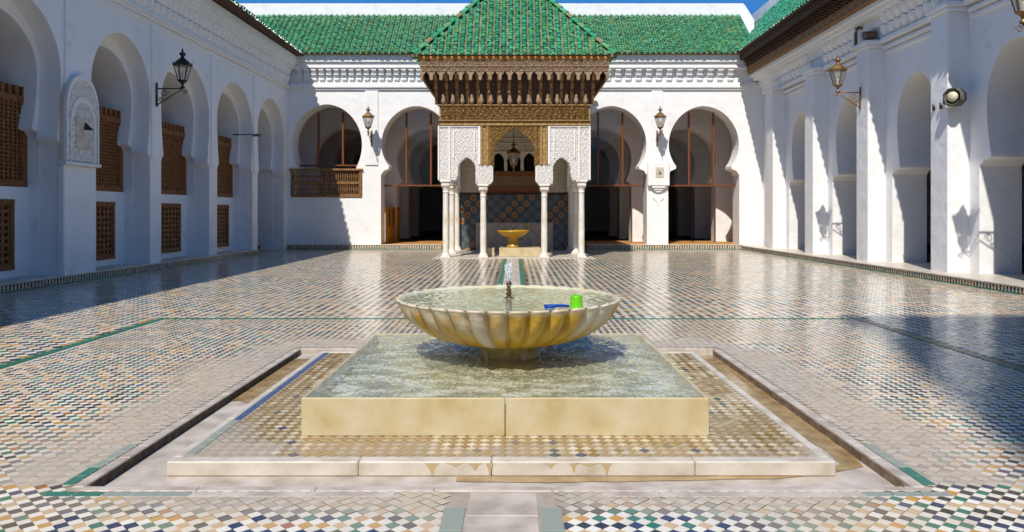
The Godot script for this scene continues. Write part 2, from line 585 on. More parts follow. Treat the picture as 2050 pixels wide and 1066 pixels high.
func make_floor() -> void:
	var root := Node3D.new()
	root.name = "floor"
	add_child(root)
	structure(root, "courtyard floor of small glazed diamond tiles in white, black, green and ochre", "floor")
	# bed of grout, in four pieces round the sunken fountain bay
	var s := begin()
	box(s, Vector3(-14, -0.3, -RD0), Vector3(14, 0.0, 22.0))
	box(s, Vector3(-14, -0.3, -34), Vector3(14, 0.0, -RD1))
	box(s, Vector3(-14, -0.3, -RD1), Vector3(RX0, 0.0, -RD0))
	box(s, Vector3(RX1, -0.3, -RD1), Vector3(14, 0.0, -RD0))
	put("mortar_bed", s, M.grout, root)
	var near := []
	var rg := RandomNumberGenerator.new()
	rg.seed = 5
	var vg := PackedVector3Array()
	var ng := PackedVector3Array()
	var cg := PackedColorArray()
	var vw := PackedVector3Array()
	var nw := PackedVector3Array()
	var cw := PackedColorArray()
	var hs := PITCH / 2.0 - 0.0018
	for e4 in 4:
		var kind := e4 % 2
		# the field outside the green border is laid with larger tiles
		var outer := e4 > 1
		var pit := 0.146 if outer else PITCH
		hs = pit / 2.0 - 0.0018
		for j in range(int(2.2 / pit), int(31.3 / pit)):
			var d := (j + 0.5 * kind) * pit
			var reach := minf(0.72 * d + 2.0, 9.9)
			for i in range(int(-reach / pit), int(reach / pit)):
				var x := (i + 0.5 * kind) * pit
				if floor_gap(x, d) or (absf(x + 0.07) > 5.07 or d > 10.92) != outer:
					continue
				var dd := d
				var wob := 0.006 if not outer else 0.012
				x += rg.randf_range(-0.5, 0.5) * wob
				dd += rg.randf_range(-0.5, 0.5) * wob
				var w := wear_at(x, d)
				var c := tile_color(kind, i, j, w)
				# foot-worn patches where the glaze has dulled to the clay
				var dull := clampf(0.08 + 0.9 * LN.get_noise_2d(x * 45.0 + 300.0, d * 45.0), 0.0, 0.5)
				c = c.lerp(lin(0.76, 0.69, 0.59), dull)
				if d > 3.6 and d < 4.3 and absf(x) < 0.7 * d:
					near.append([d, x, dd, c, kind, i, j, w])
					continue
				var tilt := Vector3(rg.randf_range(-1, 1) * 0.026, 1, rg.randf_range(-1, 1) * 0.026).normalized()
				var top := 0.004 + rg.randf() * 0.0012
				if w > 0.4:
					hs = pit / 2.0 - 0.0004
				else:
					hs = pit / 2.0 - 0.0018
				var q := [Vector3(x + hs, top, -dd), Vector3(x, top, -dd + hs), Vector3(x - hs, top, -dd), Vector3(x, top, -dd - hs)]
				for k in [0, 1, 2, 0, 2, 3]:
					if w > 0.6:
						vw.append(q[k])
						nw.append(tilt)
						cw.append(c)
					else:
						vg.append(q[k])
						ng.append(tilt)
						cg.append(c)
	hs = PITCH / 2.0 - 0.0018
	near.sort_custom(func(a, b): return a[0] < b[0])
	var mats := {}
	var dm := diamond(PITCH / 2.0 - 0.0015, 0.0055, 0.002)
	for k in near.size():
		var t: Array = near[k]
		if k < 300:
			var c: Color = t[3]
			var key := "%d %d %d %d" % [roundi(c.r * 12), roundi(c.g * 12), roundi(c.b * 12), 1 if t[7] > 0.6 else 0]
			if not mats.has(key):
				mats[key] = mat(c.linear_to_srgb(), 0.42 if t[7] > 0.6 else 0.14)
			var b := Basis(Vector3.RIGHT, rg.randf_range(-1, 1) * 0.01) * Basis(Vector3.BACK, rg.randf_range(-1, 1) * 0.01) * Basis(Vector3.UP, rg.randf_range(-1, 1) * 0.03)
			inst("tile", dm, mats[key], root, Transform3D(b, Vector3(t[1], 0.0, -t[2])))
		else:
			var q := [Vector3(t[1] + hs, 0.005, -t[2]), Vector3(t[1], 0.005, -t[2] + hs), Vector3(t[1] - hs, 0.005, -t[2]), Vector3(t[1], 0.005, -t[2] - hs)]
			var tilt := Vector3(rg.randf_range(-1, 1) * 0.026, 1, rg.randf_range(-1, 1) * 0.026).normalized()
			for e in [0, 1, 2, 0, 2, 3]:
				if t[7] > 0.6:
					vw.append(q[e])
					nw.append(tilt)
					cw.append(t[3])
				else:
					vg.append(q[e])
					ng.append(tilt)
					cg.append(t[3])
	for g in [["glazed_tiles", vg, ng, cg, M.tilev], ["worn_tiles", vw, nw, cw, M.wornv]]:
		var ar := []
		ar.resize(Mesh.ARRAY_MAX)
		ar[Mesh.ARRAY_VERTEX] = g[1]
		ar[Mesh.ARRAY_NORMAL] = g[2]
		ar[Mesh.ARRAY_COLOR] = g[3]
		var am := ArrayMesh.new()
		am.add_surface_from_arrays(Mesh.PRIMITIVE_TRIANGLES, ar)
		var o := inst(g[0], am, g[4], root)
		o.set_meta("kind", "stuff")
	# green border lines and the strips along the water channel, tile by tile
	var bt := boxm(Vector3(-0.055, 0, -0.145), Vector3(0.055, 0.0065, 0.145), 0.003)
	for k in 34:
		var d := 2.2 + k * 0.3 - 0.05
		if d < 10.95:
			for x in [-5.14, 5.0]:
				inst("border_tile", bt, M.green_strip, root, Transform3D(Basis(), Vector3(x, 0.0, -d)))
	for k in 34:
		inst("border_tile", bt, M.green_strip, root, Transform3D(Basis(Vector3.UP, PI / 2), Vector3(-4.93 + k * 0.295, 0.0, -10.92)))
	var gs := boxm(Vector3(-0.056, 0, -0.145), Vector3(0.056, 0.0065, 0.145), 0.003)
	for side in [CX0 - 0.062, CX1 + 0.059]:
		var d := 2.3
		while d < 25.1:
			if (d < RD0 - 0.16 or d > RD1 + 0.2):
				inst("border_tile", gs, M.teal_worn if d > 3.75 and d < 9.5 else M.green_dull, root, Transform3D(Basis(), Vector3(side, 0.0, -d)))
			d += 0.295
	# stone channel, slab by slab, with open joints
	var dd := 2.3
	var turn := 0
	while dd < 25.0:
		var len := 0.62 if turn % 2 else 0.9
		var e := minf(dd + len, 25.1)
		if e < RD0 - 0.02 or dd > RD1 + 0.05:
			inst("channel_slab", boxm(Vector3(CX0 + 0.006, -0.02, -e + 0.006), Vector3(CX1 - 0.006, 0.003 + 0.002 * (turn % 2), -dd), 0.005), M.stone, root)
		elif dd < RD0 - 0.02:
			inst("channel_slab", boxm(Vector3(CX0 + 0.006, -0.02, -RD0 + 0.08), Vector3(CX1 - 0.006, 0.004, -dd), 0.005), M.stone, root)
			e = RD1 + 0.1
		dd = e
		turn += 1

# ---------------------------------------------------------------- sunken bay, platform and fountain
func make_fountain() -> void:
	var low := -0.055
	var root := Node3D.new()
	root.name = "sunken_gutter"
	add_child(root)
	structure(root, "shallow sunken stone gutter round the fountain platform", "gutter")
	var s := begin()
	box(s, Vector3(RX0 - 0.02, -0.3, -RD1 - 0.02), Vector3(RX1 + 0.02, low, -RD0 + 0.02))
	put("gutter_floor", s, M.stone, root)
	# kerb stones along its rim, laid end to end
	for side in 2:
		var x: float = RX0 if side == 0 else RX1
		var d := RD0
		var lens := [0.5, 0.24, 0.8, 0.62, 0.7, 0.55, 0.9]
		for L in lens:
			var e := minf(d + L, RD1)
			if e > d + 0.02:
				var o := -0.066 if side == 0 else -0.004
				inst("rim_stone", boxm(Vector3(x + o, low - 0.01, -e + 0.004), Vector3(x + o + 0.07, 0.007, -d), 0.006), M.stone, root)
			d = e
	for side in 2:
		var x := RX0
		var dd := RD0 if side == 0 else RD1
		while x < RX1 - 0.01:
			var e := minf(x + 0.66, RX1)
			var o := -0.004 if side == 0 else -0.066
			inst("rim_stone", boxm(Vector3(x + 0.004, low - 0.01, -dd + o), Vector3(e, 0.007, -dd + o + 0.07), 0.006), M.stone, root)
			x = e
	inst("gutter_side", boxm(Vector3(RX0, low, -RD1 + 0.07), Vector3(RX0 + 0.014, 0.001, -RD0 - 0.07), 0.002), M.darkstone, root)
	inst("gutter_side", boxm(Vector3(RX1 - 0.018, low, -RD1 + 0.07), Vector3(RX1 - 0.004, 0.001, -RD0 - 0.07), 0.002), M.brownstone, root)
	# green glazed tiles outside the near corners of the rim
	for k in 12:
		var wornm: Material = M.green_dull if k < 2 else M.teal_worn if k < 5 else M.stone
		if k < 4 or k % 5 == 4:
			inst("border_tile", boxm(Vector3(RX0 - 0.145, 0, -RD0 - 0.02 - (k + 1) * 0.15), Vector3(RX0 - 0.076, 0.006, -RD0 - 0.026 - k * 0.15), 0.003), wornm, root)
			inst("border_tile", boxm(Vector3(RX1 + 0.076, 0, -RD0 - 0.02 - (k + 1) * 0.15), Vector3(RX1 + 0.145, 0.006, -RD0 - 0.026 - k * 0.15), 0.003), wornm, root)
		inst("border_tile", boxm(Vector3(RX0 - 0.145 + k * 0.16, 0, -RD0 + 0.076), Vector3(RX0 + 0.01 + k * 0.16, 0.006, -RD0 + 0.145), 0.003), wornm, root)
		inst("border_tile", boxm(Vector3(RX1 - 0.01 - k * 0.16, 0, -RD0 + 0.076), Vector3(RX1 + 0.145 - k * 0.16, 0.006, -RD0 + 0.145), 0.003), M.teal_worn if k < 3 else M.stone, root)
	# shallow water left standing in the gutter
	var pud := PackedVector2Array()
	for p in [[2.23, 8.4], [2.23, 5.6], [2.23, 4.9], [2.2, 4.72], [1.95, 4.6], [1.6, 4.51], [1.0, 4.475], [0.2, 4.44], [-0.35, 4.46], [-0.35, 4.54], [1.0, 4.54], [1.75, 4.56], [1.9, 4.6], [2.08, 4.78], [2.1, 5.0], [2.06, 5.3], [1.98, 5.62], [1.98, 8.4]]:
		pud.append(Vector2(p[0], p[1]))
	for which in 2:
		if which == 1:
			pud = PackedVector2Array()
			for p in [[-2.42, 8.2], [-2.13, 8.2], [-2.13, 6.5], [-2.17, 6.35], [-2.26, 6.3], [-2.35, 6.38], [-2.42, 6.34]]:
				pud.append(Vector2(p[0], p[1]))
		s = begin()
		var fine := PackedVector2Array()
		for k in pud.size():
			var a := pud[k]
			var b := pud[(k + 1) % pud.size()]
			var nn := maxi(1, int(a.distance_to(b) / 0.08))
			for e in nn:
				var p := a.lerp(b, float(e) / nn)
				fine.append(p + Vector2(LN.get_noise_2d(p.x * 300, p.y * 300), LN.get_noise_2d(p.y * 300 + 50, p.x * 300)) * 0.014 * (0.0 if e == 0 else 1.0))
		var ix := Geometry2D.triangulate_polygon(fine)
		for k in range(0, ix.size(), 3):
			tri(s, Vector3(fine[ix[k]].x, 0, -fine[ix[k]].y), Vector3(fine[ix[k + 1]].x, 0, -fine[ix[k + 1]].y), Vector3(fine[ix[k + 2]].x, 0, -fine[ix[k + 2]].y))
		put("puddle", s, M.wetstone, root, Transform3D(Basis(), Vector3(0, low + 0.004, 0)))

	# platform
	var px0 := -2.12
	var px1 := 1.957
	var pd0 := 4.55
	var pd1 := 8.2
	var top := 0.036
	var pf := thing("fountain_platform", "low square platform of worn mosaic with a marble edge round the plinth", "platform", Vector3(0, 0, 0))
	s = begin()
	box(s, Vector3(px0 + 0.05, low, -pd1 + 0.05), Vector3(px1 - 0.05, top - 0.006, -pd0 - 0.05))
	put("mortar_bed", s, M.grout, pf)
	var xs := [px0, -0.95, -0.14, 1.1, px1]
	for k in 4:
		inst("edge_slab", boxm(Vector3(xs[k] + 0.002, low, -pd0 - 0.1), Vector3(xs[k + 1] - 0.002, top, -pd0), 0.008), M.marble, pf)
		inst("edge_slab", boxm(Vector3(xs[k] + 0.002, low, -pd1), Vector3(xs[k + 1] - 0.002, top, -pd1 + 0.1), 0.008), M.marble, pf)
	for k in 4:
		var a := pd0 + 0.102 + k * 0.8615
		for x in [px0, px1 - 0.06]:
			inst("edge_slab", boxm(Vector3(x, low, -a - 0.8575), Vector3(x + 0.06, top, -a), 0.008), M.marble, pf)
	for q in [[-0.5, 0.045, 0.075], [-0.24, 0.05, 0.04], [-0.15, 0.025, 0.085], [0.22, 0.04, 0.03], [0.36, 0.03, 0.055], [0.56, 0.035, 0.07], [-0.36, 0.06, 0.02], [0.45, 0.08, 0.018]]:
		s = begin()
		var pg := PackedVector2Array()
		for e in [[-1.0, 0.0], [1.0, 0.0], [0.55, -0.25], [0.3, -0.55], [0.2, -1.0], [-0.15, -1.0], [-0.25, -0.6], [-0.7, -0.22]]:
			pg.append(Vector2(e[0] * q[1], e[1] * q[2]))
		extrude(s, pg, 0.0, 0.0015)
		put("drip_stain", s, M.ochrestain, pf, Transform3D(Basis(), Vector3(q[0], top - 0.009, -pd0)))
	for k in 22:
		inst("border_tile", boxm(Vector3(px0 + 0.063, top - 0.01, -pd1 + 0.1 + k * 0.155), Vector3(px0 + 0.115, top - 0.001, -pd1 + 0.25 + k * 0.155), 0.002), M.blue_strip if k < 17 else M.teal_worn, pf)
	var va := PackedVector3Array()
	var na := PackedVector3Array()
	var ca := PackedColorArray()
	var shown := 0
	var pit := 0.082
	var hs := pit / 2 - 0.002
	var dm := diamond(pit / 2 - 0.002, 0.005, 0.002)
	var mats := {}
	var rg := RandomNumberGenerator.new()
	rg.seed = 9
	for j in 60:
		for kind in 2:
			for i in 60:
				var x := px0 + 0.16 + (i + 0.5 * kind) * pit
				var d := pd0 + 0.14 + (j + 0.5 * kind) * pit
				if x > px1 - 0.1 or d > pd1 - 0.14:
					continue
				if x > -1.45 and x < 1.325 and d > 5.075 and d < 7.8:
					continue
				var h := rg.randf()
				var c := lin(0.68, 0.6, 0.44).lerp(lin(0.84, 0.79, 0.68), h) if kind else lin(0.52, 0.4, 0.22).lerp(lin(0.62, 0.51, 0.33), h)
				if kind == 0 and rg.randf() < 0.06:
					c = lin(0.22, 0.27, 0.36)
				var n := LN.get_noise_2d(x * 90, d * 90)
				var dry := smoothstep(0.3, 0.75, maxf(-x - 0.95 - (d - 4.6) * 0.6, x - 1.15 - (d - 4.6) * 1.2) + n * 0.35)
				var film := smoothstep(-0.05, 0.3, n) * (1.0 - dry)
				c = c.lerp(lin(0.62, 0.52, 0.36), film * 0.7)
				c = c.lerp(lin(0.69, 0.65, 0.6), dry * 0.7)
				if d < 5.07 and shown < 300:
					shown += 1
					var key := "%d %d %d" % [roundi(c.r * 10), roundi(c.g * 10), roundi(c.b * 10)]
					if not mats.has(key):
						mats[key] = mat(c.linear_to_srgb(), 0.12)
					inst("tile", dm, mats[key], pf, Transform3D(Basis(Vector3.RIGHT, rg.randf_range(-0.02, 0.02)), Vector3(x, top - 0.006, -d)))
					continue
				var tilt := Vector3(rg.randf_range(-1, 1) * 0.03, 1, rg.randf_range(-1, 1) * 0.03).normalized()
				var q := [Vector3(x + hs, top - 0.001, -d), Vector3(x, top - 0.001, -d + hs), Vector3(x - hs, top - 0.001, -d), Vector3(x, top - 0.001, -d - hs)]
				for e in [0, 1, 2, 0, 2, 3]:
					va.append(q[e])
					na.append(tilt)
					ca.append(c)
	var ar := []
	ar.resize(Mesh.ARRAY_MAX)
	ar[Mesh.ARRAY_VERTEX] = va
	ar[Mesh.ARRAY_NORMAL] = na
	ar[Mesh.ARRAY_COLOR] = ca
	var am := ArrayMesh.new()
	am.add_surface_from_arrays(Mesh.PRIMITIVE_TRIANGLES, ar)
	inst("mosaic_tiles", am, M.wetv, pf).set_meta("kind", "stuff")

	# fountain: plinth tank, water, foot, fluted bowl, nozzle and jet
	var f := thing("fountain", "yellowed marble fountain with a fluted bowl above a square tank of water", "fountain", Vector3(-0.0625, top - 0.003, -6.43))
	var y0 := 0.0
	var lipy := 0.26
	var hx := 1.385
	var hz := 1.355
	var tw := 0.022
	for sx in [-1, 1]:
		for sz in [-1, 1]:
			inst("tank_slab", boxm(Vector3(0.003 if sx > 0 else -hx, y0, sz * hz - (tw if sz > 0 else 0.0)), Vector3(hx if sx > 0 else -0.003, lipy, sz * hz + (tw if sz < 0 else 0.0)), 0.006), M.ymarble, f)
		inst("tank_slab", boxm(Vector3(sx * hx - (tw if sx > 0 else 0.0), y0, -hz + tw + 0.002), Vector3(sx * hx + (tw if sx < 0 else 0.0), lipy, hz - tw - 0.002), 0.006), M.ymarble, f)
	s = begin()
	box(s, Vector3(-hx + tw, y0 + 0.02, -hz + tw), Vector3(hx - tw, 0.15, hz - tw))
	put("tank_floor", s, M.grout, f)
	va = PackedVector3Array()
	na = PackedVector3Array()
	ca = PackedColorArray()
	var pp := 0.05
	for kind in 2:
		for j in range(-28, 29):
			for i in range(-28, 29):
				var x := (i + 0.5 * kind) * pp
				var z := (j + 0.5 * kind) * pp
				if absf(x) > hx - tw - pp / 2 or absf(z) > hz - tw - pp / 2 or Vector2(x, z).length() < 0.3:
					continue
				var h := rg.randf()
				var c := lin(0.8, 0.8, 0.68).lerp(lin(0.7, 0.72, 0.55), h) if kind else lin(0.54, 0.55, 0.38).lerp(lin(0.64, 0.6, 0.4), h)
				if kind == 0 and h > 0.88:
					c = lin(0.32, 0.38, 0.34)
				var glint_tone := LN.get_noise_2d(x * 220.0, z * 420.0)  # pale and dark streaks painted on the tiles for water glints and refraction
				c = c.lerp(lin(0.9, 0.9, 0.85), smoothstep(0.0, 0.22, glint_tone) * 0.9)
				c = c.lerp(lin(0.36, 0.33, 0.16), smoothstep(0.02, 0.25, -glint_tone) * 0.9)
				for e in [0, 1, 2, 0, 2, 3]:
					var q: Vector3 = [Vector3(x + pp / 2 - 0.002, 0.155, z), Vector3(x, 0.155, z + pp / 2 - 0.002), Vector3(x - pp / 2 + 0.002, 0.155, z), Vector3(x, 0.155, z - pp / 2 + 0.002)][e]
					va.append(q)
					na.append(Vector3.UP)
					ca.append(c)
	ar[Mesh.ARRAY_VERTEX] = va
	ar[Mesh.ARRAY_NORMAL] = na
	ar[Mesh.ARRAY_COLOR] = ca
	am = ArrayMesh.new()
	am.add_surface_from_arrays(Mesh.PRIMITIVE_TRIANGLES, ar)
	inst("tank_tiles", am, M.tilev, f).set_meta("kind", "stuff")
	# rippled water in the tank
	var wave := FastNoiseLite.new()
	wave.seed = 77
	wave.frequency = 1.0
	wave.fractal_octaves = 3
	put("tank_water", water_sheet(hx - tw, hz - tw, 0.2575, wave, 0.024, 260), M.water, f)
	# foot
	s = begin()
	s.set_smooth_group(0)
	lathe(s, [Vector2(0.3, 0.14), Vector2(0.3, 0.2), Vector2(0.255, 0.23), Vector2(0.252, 0.43), Vector2(0.27, 0.46)], 40)
	# bowl and foot stand a little behind the middle of the tank
	var bt := Transform3D(Basis(Vector3.RIGHT, 0.007).scaled(Vector3(1.03, 1, 1.03)), Vector3(0.012, -0.034, -0.18))
	put("foot", s, M.footstone, f, bt)
	# bowl
	var prof := [Vector2(0.2, 0.37), Vector2(0.3, 0.375), Vector2(0.42, 0.385), Vector2(0.53, 0.405), Vector2(0.62, 0.435), Vector2(0.7, 0.475), Vector2(0.77, 0.525), Vector2(0.83, 0.58), Vector2(0.875, 0.635), Vector2(0.91, 0.695), Vector2(0.935, 0.75), Vector2(0.948, 0.785), Vector2(0.957, 0.795), Vector2(0.955, 0.806), Vector2(0.93, 0.81), Vector2(0.905, 0.802), Vector2(0.88, 0.77), Vector2(0.8, 0.68), Vector2(0.6, 0.58), Vector2(0.3, 0.53), Vector2(0.0, 0.52)]
	for i in prof.size():
		prof[i] = Vector2(prof[i].x, 0.81 - (0.81 - prof[i].y) * 0.885)
	inst("bowl", fluted(prof, 36, 12), M.basinv, f, bt)
	s = begin()
	s.set_smooth_group(0)
	var rings := 44
	var spokes := 120
	var rp := []
	for r in rings + 1:
		var row := []
		for k in spokes:
			var a := TAU * k / spokes
			var rr := 0.9 * r / rings
			var p := Vector2(cos(a), sin(a)) * rr
			var h := 0.8 + 0.009 * wave.get_noise_2d(p.x * 14, p.y * 14) + 0.003 * sin(rr * 60.0) * exp(-rr * 4.0)
			row.append(Vector3(p.x, h, p.y))
		rp.append(row)
	for r in rings:
		for k in spokes:
			var k1 := (k + 1) % spokes
			if r == 0:
				tri(s, rp[0][0], rp[1][k], rp[1][k1])
			else:
				quad(s, rp[r][k], rp[r + 1][k], rp[r + 1][k1], rp[r][k1])
	put("bowl_water", s, M.bowlwater, f, Transform3D(Basis().scaled(Vector3(1.03, 1, 1.03)), Vector3(0.012, -0.034, -0.18)))
	s = begin()
	s.set_smooth_group(0)
	lathe(s, [Vector2(0.028, 0.5), Vector2(0.028, 0.785), Vector2(0.046, 0.79), Vector2(0.044, 0.802), Vector2(0.02, 0.81), Vector2(0.017, 0.82), Vector2(0.024, 0.83), Vector2(0.024, 0.845), Vector2(0.015, 0.853), Vector2(0.022, 0.862), Vector2(0.022, 0.872), Vector2(0.014, 0.882), Vector2(0.015, 0.895), Vector2(0.023, 0.912), Vector2(0.024, 0.93), Vector2(0.019, 0.944), Vector2(0.0, 0.945)], 20)
	put("nozzle", s, mat(Color(0.36, 0.26, 0.16), 0.35, 0.5), f, bt)
	# jet: a broken column of water that rises and falls back
	s = begin()
	s.set_smooth_group(0)
	rg.seed = 4
	for k in 16:
		var pts := []
		var a := rg.randf() * TAU
		var out := rg.randf_range(0.004, 0.034)
		var hh := rg.randf_range(0.08, 0.2)
		for e in 9:
			var t := e / 8.0
			pts.append(Vector3(cos(a) * out * (0.3 + t) + rg.randf_range(-0.006, 0.006), 0.938 + hh * t, sin(a) * out * (0.3 + t) + rg.randf_range(-0.004, 0.004)))
		tube(s, pts, 0.009, 7, 0.004)
	for k in 110:
		var a := rg.randf() * TAU
		var y := rg.randf_range(0.84, 1.16)
		var r := rg.randf_range(0.0, 0.04) + (0.05 if y < 0.93 else 0.0)
		var q := rg.randf_range(0.0025, 0.0065)
		lathe(s, [Vector2(0.0, -q), Vector2(q * 0.8, -q * 0.5), Vector2(q * 0.9, q * 0.3), Vector2(0.0, q * 1.3)], 6, Vector3(cos(a) * r, y, sin(a) * r))
	put("water_jet", s, M.jet, f, bt)
	# drips falling from the bowl into the tank
	for k in 5:
		var a := [1.05, 1.2, 2.05, 2.35, 0.7][k] as float
		s = begin()
		s.set_smooth_group(0)
		var r := 0.285 + 0.05 * (k % 3)
		var pts := []
		for e in 7:
			pts.append(Vector3(cos(a) * r + rg.randf_range(-0.003, 0.003), 0.385 - e * 0.021, sin(a) * r))
		tube(s, pts, 0.0028, 6, 0.0016)
		put("water_drip", s, M.jet, f, bt)

	# plastic cup and dipper in the bowl
	var cup := thing("plastic_cup", "bright green plastic cup floating upside down in the fountain bowl", "cup", Vector3(0.49, 0.808, -5.92))
	s = begin()
	s.set_smooth_group(0)
	lathe(s, [Vector2(0.0, 0.086), Vector2(0.04, 0.086), Vector2(0.045, 0.083), Vector2(0.047, 0.076), Vector2(0.05, -0.012), Vector2(0.052, -0.014), Vector2(0.052, -0.02), Vector2(0.047, -0.02), Vector2(0.044, 0.07), Vector2(0.0, 0.08)], 36)
	put("cup_body", s, M.cup, cup)
	s = begin()
	s.set_smooth_group(0)
	lathe(s, [Vector2(0.03, 0.086), Vector2(0.034, 0.0895), Vector2(0.039, 0.0895), Vector2(0.0425, 0.085)], 36)
	put("foot_ring", s, M.cup, cup)
	var dip := thing("dipper_handle", "dark blue plastic dipper lying in the water beside the green cup", "dipper", Vector3(0.36, 0.812, -5.9))
	s = begin()
	s.set_smooth_group(0)
	tube(s, [Vector3(-0.115, -0.002, 0.03), Vector3(-0.07, 0.004, 0.025), Vector3(-0.02, 0.006, 0.012), Vector3(0.03, 0.004, 0.0), Vector3(0.07, 0.0, -0.01)], 0.015, 10, 0.011)
	put("handle", s, M.blue, dip)
	s = begin()
	s.set_smooth_group(0)
	lathe(s, [Vector2(0.035, -0.03), Vector2(0.045, 0.009), Vector2(0.042, 0.011), Vector2(0.032, -0.025), Vector2(0.0, -0.028)], 24, Vector3(-0.085, 0, 0.0))
	put("cup", s, M.blue, dip)

func water_sheet(hx: float, hz: float, y: float, wave: FastNoiseLite, amp: float, n: int) -> SurfaceTool:
	var s := begin()
	s.set_smooth_group(0)
	var pt := []
	for j in n + 1:
		var row := []
		for i in n + 1:
			var x := -hx + 2 * hx * i / n
			var z := -hz + 2 * hz * j / n
			var r := Vector2(x, z).length()
			var warp := wave.get_noise_2d(x * 2.2 + 40, z * 2.2) * 0.12
			var h := amp * wave.get_noise_2d((x + warp) * 9.0, z * 15.0 + warp * 14.0) + amp * 0.5 * wave.get_noise_2d(x * 26.0, z * 34.0 + 30.0)
			h += 0.0011 * sin(r * 48.0 + warp * 40.0) * exp(-absf(r - 0.35) * 2.2)
			var edge := minf(hx - absf(x), hz - absf(z))
			row.append(Vector3(x, y + h * smoothstep(0.0, 0.06, edge), z))
		pt.append(row)
	for j in n:
		for i in n:
			quad(s, pt[j][i], pt[j][i + 1], pt[j + 1][i + 1], pt[j + 1][i])
	return s

func fluted(prof: Array, lobes: int, per: int) -> Mesh:
	# a bowl whose outside is ribbed; the marble carries ochre algae stains that run down some of the ribs
	var n := lobes * per
	var v := PackedVector3Array()
	var c := PackedColorArray()
	var ix := PackedInt32Array()
	var outer := 14
	for i in prof.size():
		var p: Vector2 = prof[i]
		for k in n:
			var a := TAU * k / n
			var rib := absf(sin(a * lobes / 2.0))
			var cut := 0.0
			if i < outer:
				cut = 0.085 * (1.0 - pow(rib, 0.55)) * clampf((p.x - 0.25) / 0.2, 0.0, 1.0)
				if i > 10:
					cut *= 0.55
			var r := p.x * (1.0 - cut)
			var y := p.y + (0.006 * rib if i > 10 and i < outer + 1 else 0.0)
			v.append(Vector3(cos(a) * r, y, sin(a) * r))
			var lobe := int(floorf(a * lobes / TAU))
			var hsh := fposmod(sin(lobe * 91.7) * 4375.3, 1.0)
			var grain := LN.get_noise_2d(a * 160.0, p.y * 200.0)
			var fine := LN.get_noise_2d(a * 900.0, p.y * 700.0)
			var front := clampf(1.1 - absf(wrapf(a - 1.2, -PI, PI)) * 0.75, 0.0, 1.0)
			var st := smoothstep(0.25, 0.75, front * 0.34 + hsh * 0.62 + grain * 0.55 + (0.66 - p.y) * 0.75)
			if i > 10:
				st *= 0.2
			if i > outer:
				st = 0.25 + 0.3 * grain
			var col := lin(0.86, 0.82, 0.74).lerp(lin(0.75, 0.68, 0.57), clampf(0.5 + grain + fine * 0.4, 0, 1))
			col = col.lerp(lin(0.84, 0.67, 0.22).lerp(lin(0.7, 0.54, 0.13), clampf(0.5 + fine + grain * 0.5, 0, 1)), clampf(st, 0, 1))
			if i > outer:
				col = col.lerp(lin(0.76, 0.78, 0.63), 0.6)
			c.append(col)
	for i in prof.size() - 1:
		for k in n:
			var a := i * n + k
			var b := i * n + (k + 1) % n
			var e := (i + 1) * n + (k + 1) % n
			var g := (i + 1) * n + k
			for q in [a, g, e, a, e, b]:
				ix.append(q)
	var nor := PackedVector3Array()
	nor.resize(v.size())
	for t in range(0, ix.size(), 3):
		var f := (v[ix[t + 2]] - v[ix[t]]).cross(v[ix[t + 1]] - v[ix[t]])
		for e in 3:
			nor[ix[t + e]] += f
	for t in nor.size():
		nor[t] = nor[t].normalized() if nor[t].length() > 1e-12 else Vector3.UP
	var ar := []
	ar.resize(Mesh.ARRAY_MAX)
	ar[Mesh.ARRAY_VERTEX] = v
	ar[Mesh.ARRAY_NORMAL] = nor
	ar[Mesh.ARRAY_COLOR] = c
	ar[Mesh.ARRAY_INDEX] = ix
	var am := ArrayMesh.new()
	am.add_surface_from_arrays(Mesh.PRIMITIVE_TRIANGLES, ar)
	return am

# ---------------------------------------------------------------- roofs
func barrel(r: float, len: float) -> Mesh:
	# a barrel tile: z runs down the slope, y out of it; the lower end is the wider one and lies on the next tile
	var s := begin()
	var n := 6
	var ring := func(z: float, rr: float, lift: float) -> Array:
		var out := []
		for k in n + 1:
			var a := PI * k / n
			out.append(Vector3(-cos(a) * rr, sin(a) * rr + lift, z))
		return out
	var a: Array = ring.call(0.0, r * 0.8, 0.0)
	var b: Array = ring.call(len, r, 0.022)
	var c: Array = ring.call(len, r * 0.8, 0.012)
	s.set_smooth_group(0)
	for k in n:
		quad(s, a[k], a[k + 1], b[k + 1], b[k])
	s.set_smooth_group(-1)
	for k in n:
		quad(s, b[k], b[k + 1], c[k + 1], c[k])
	s.generate_normals()
	return s.commit()

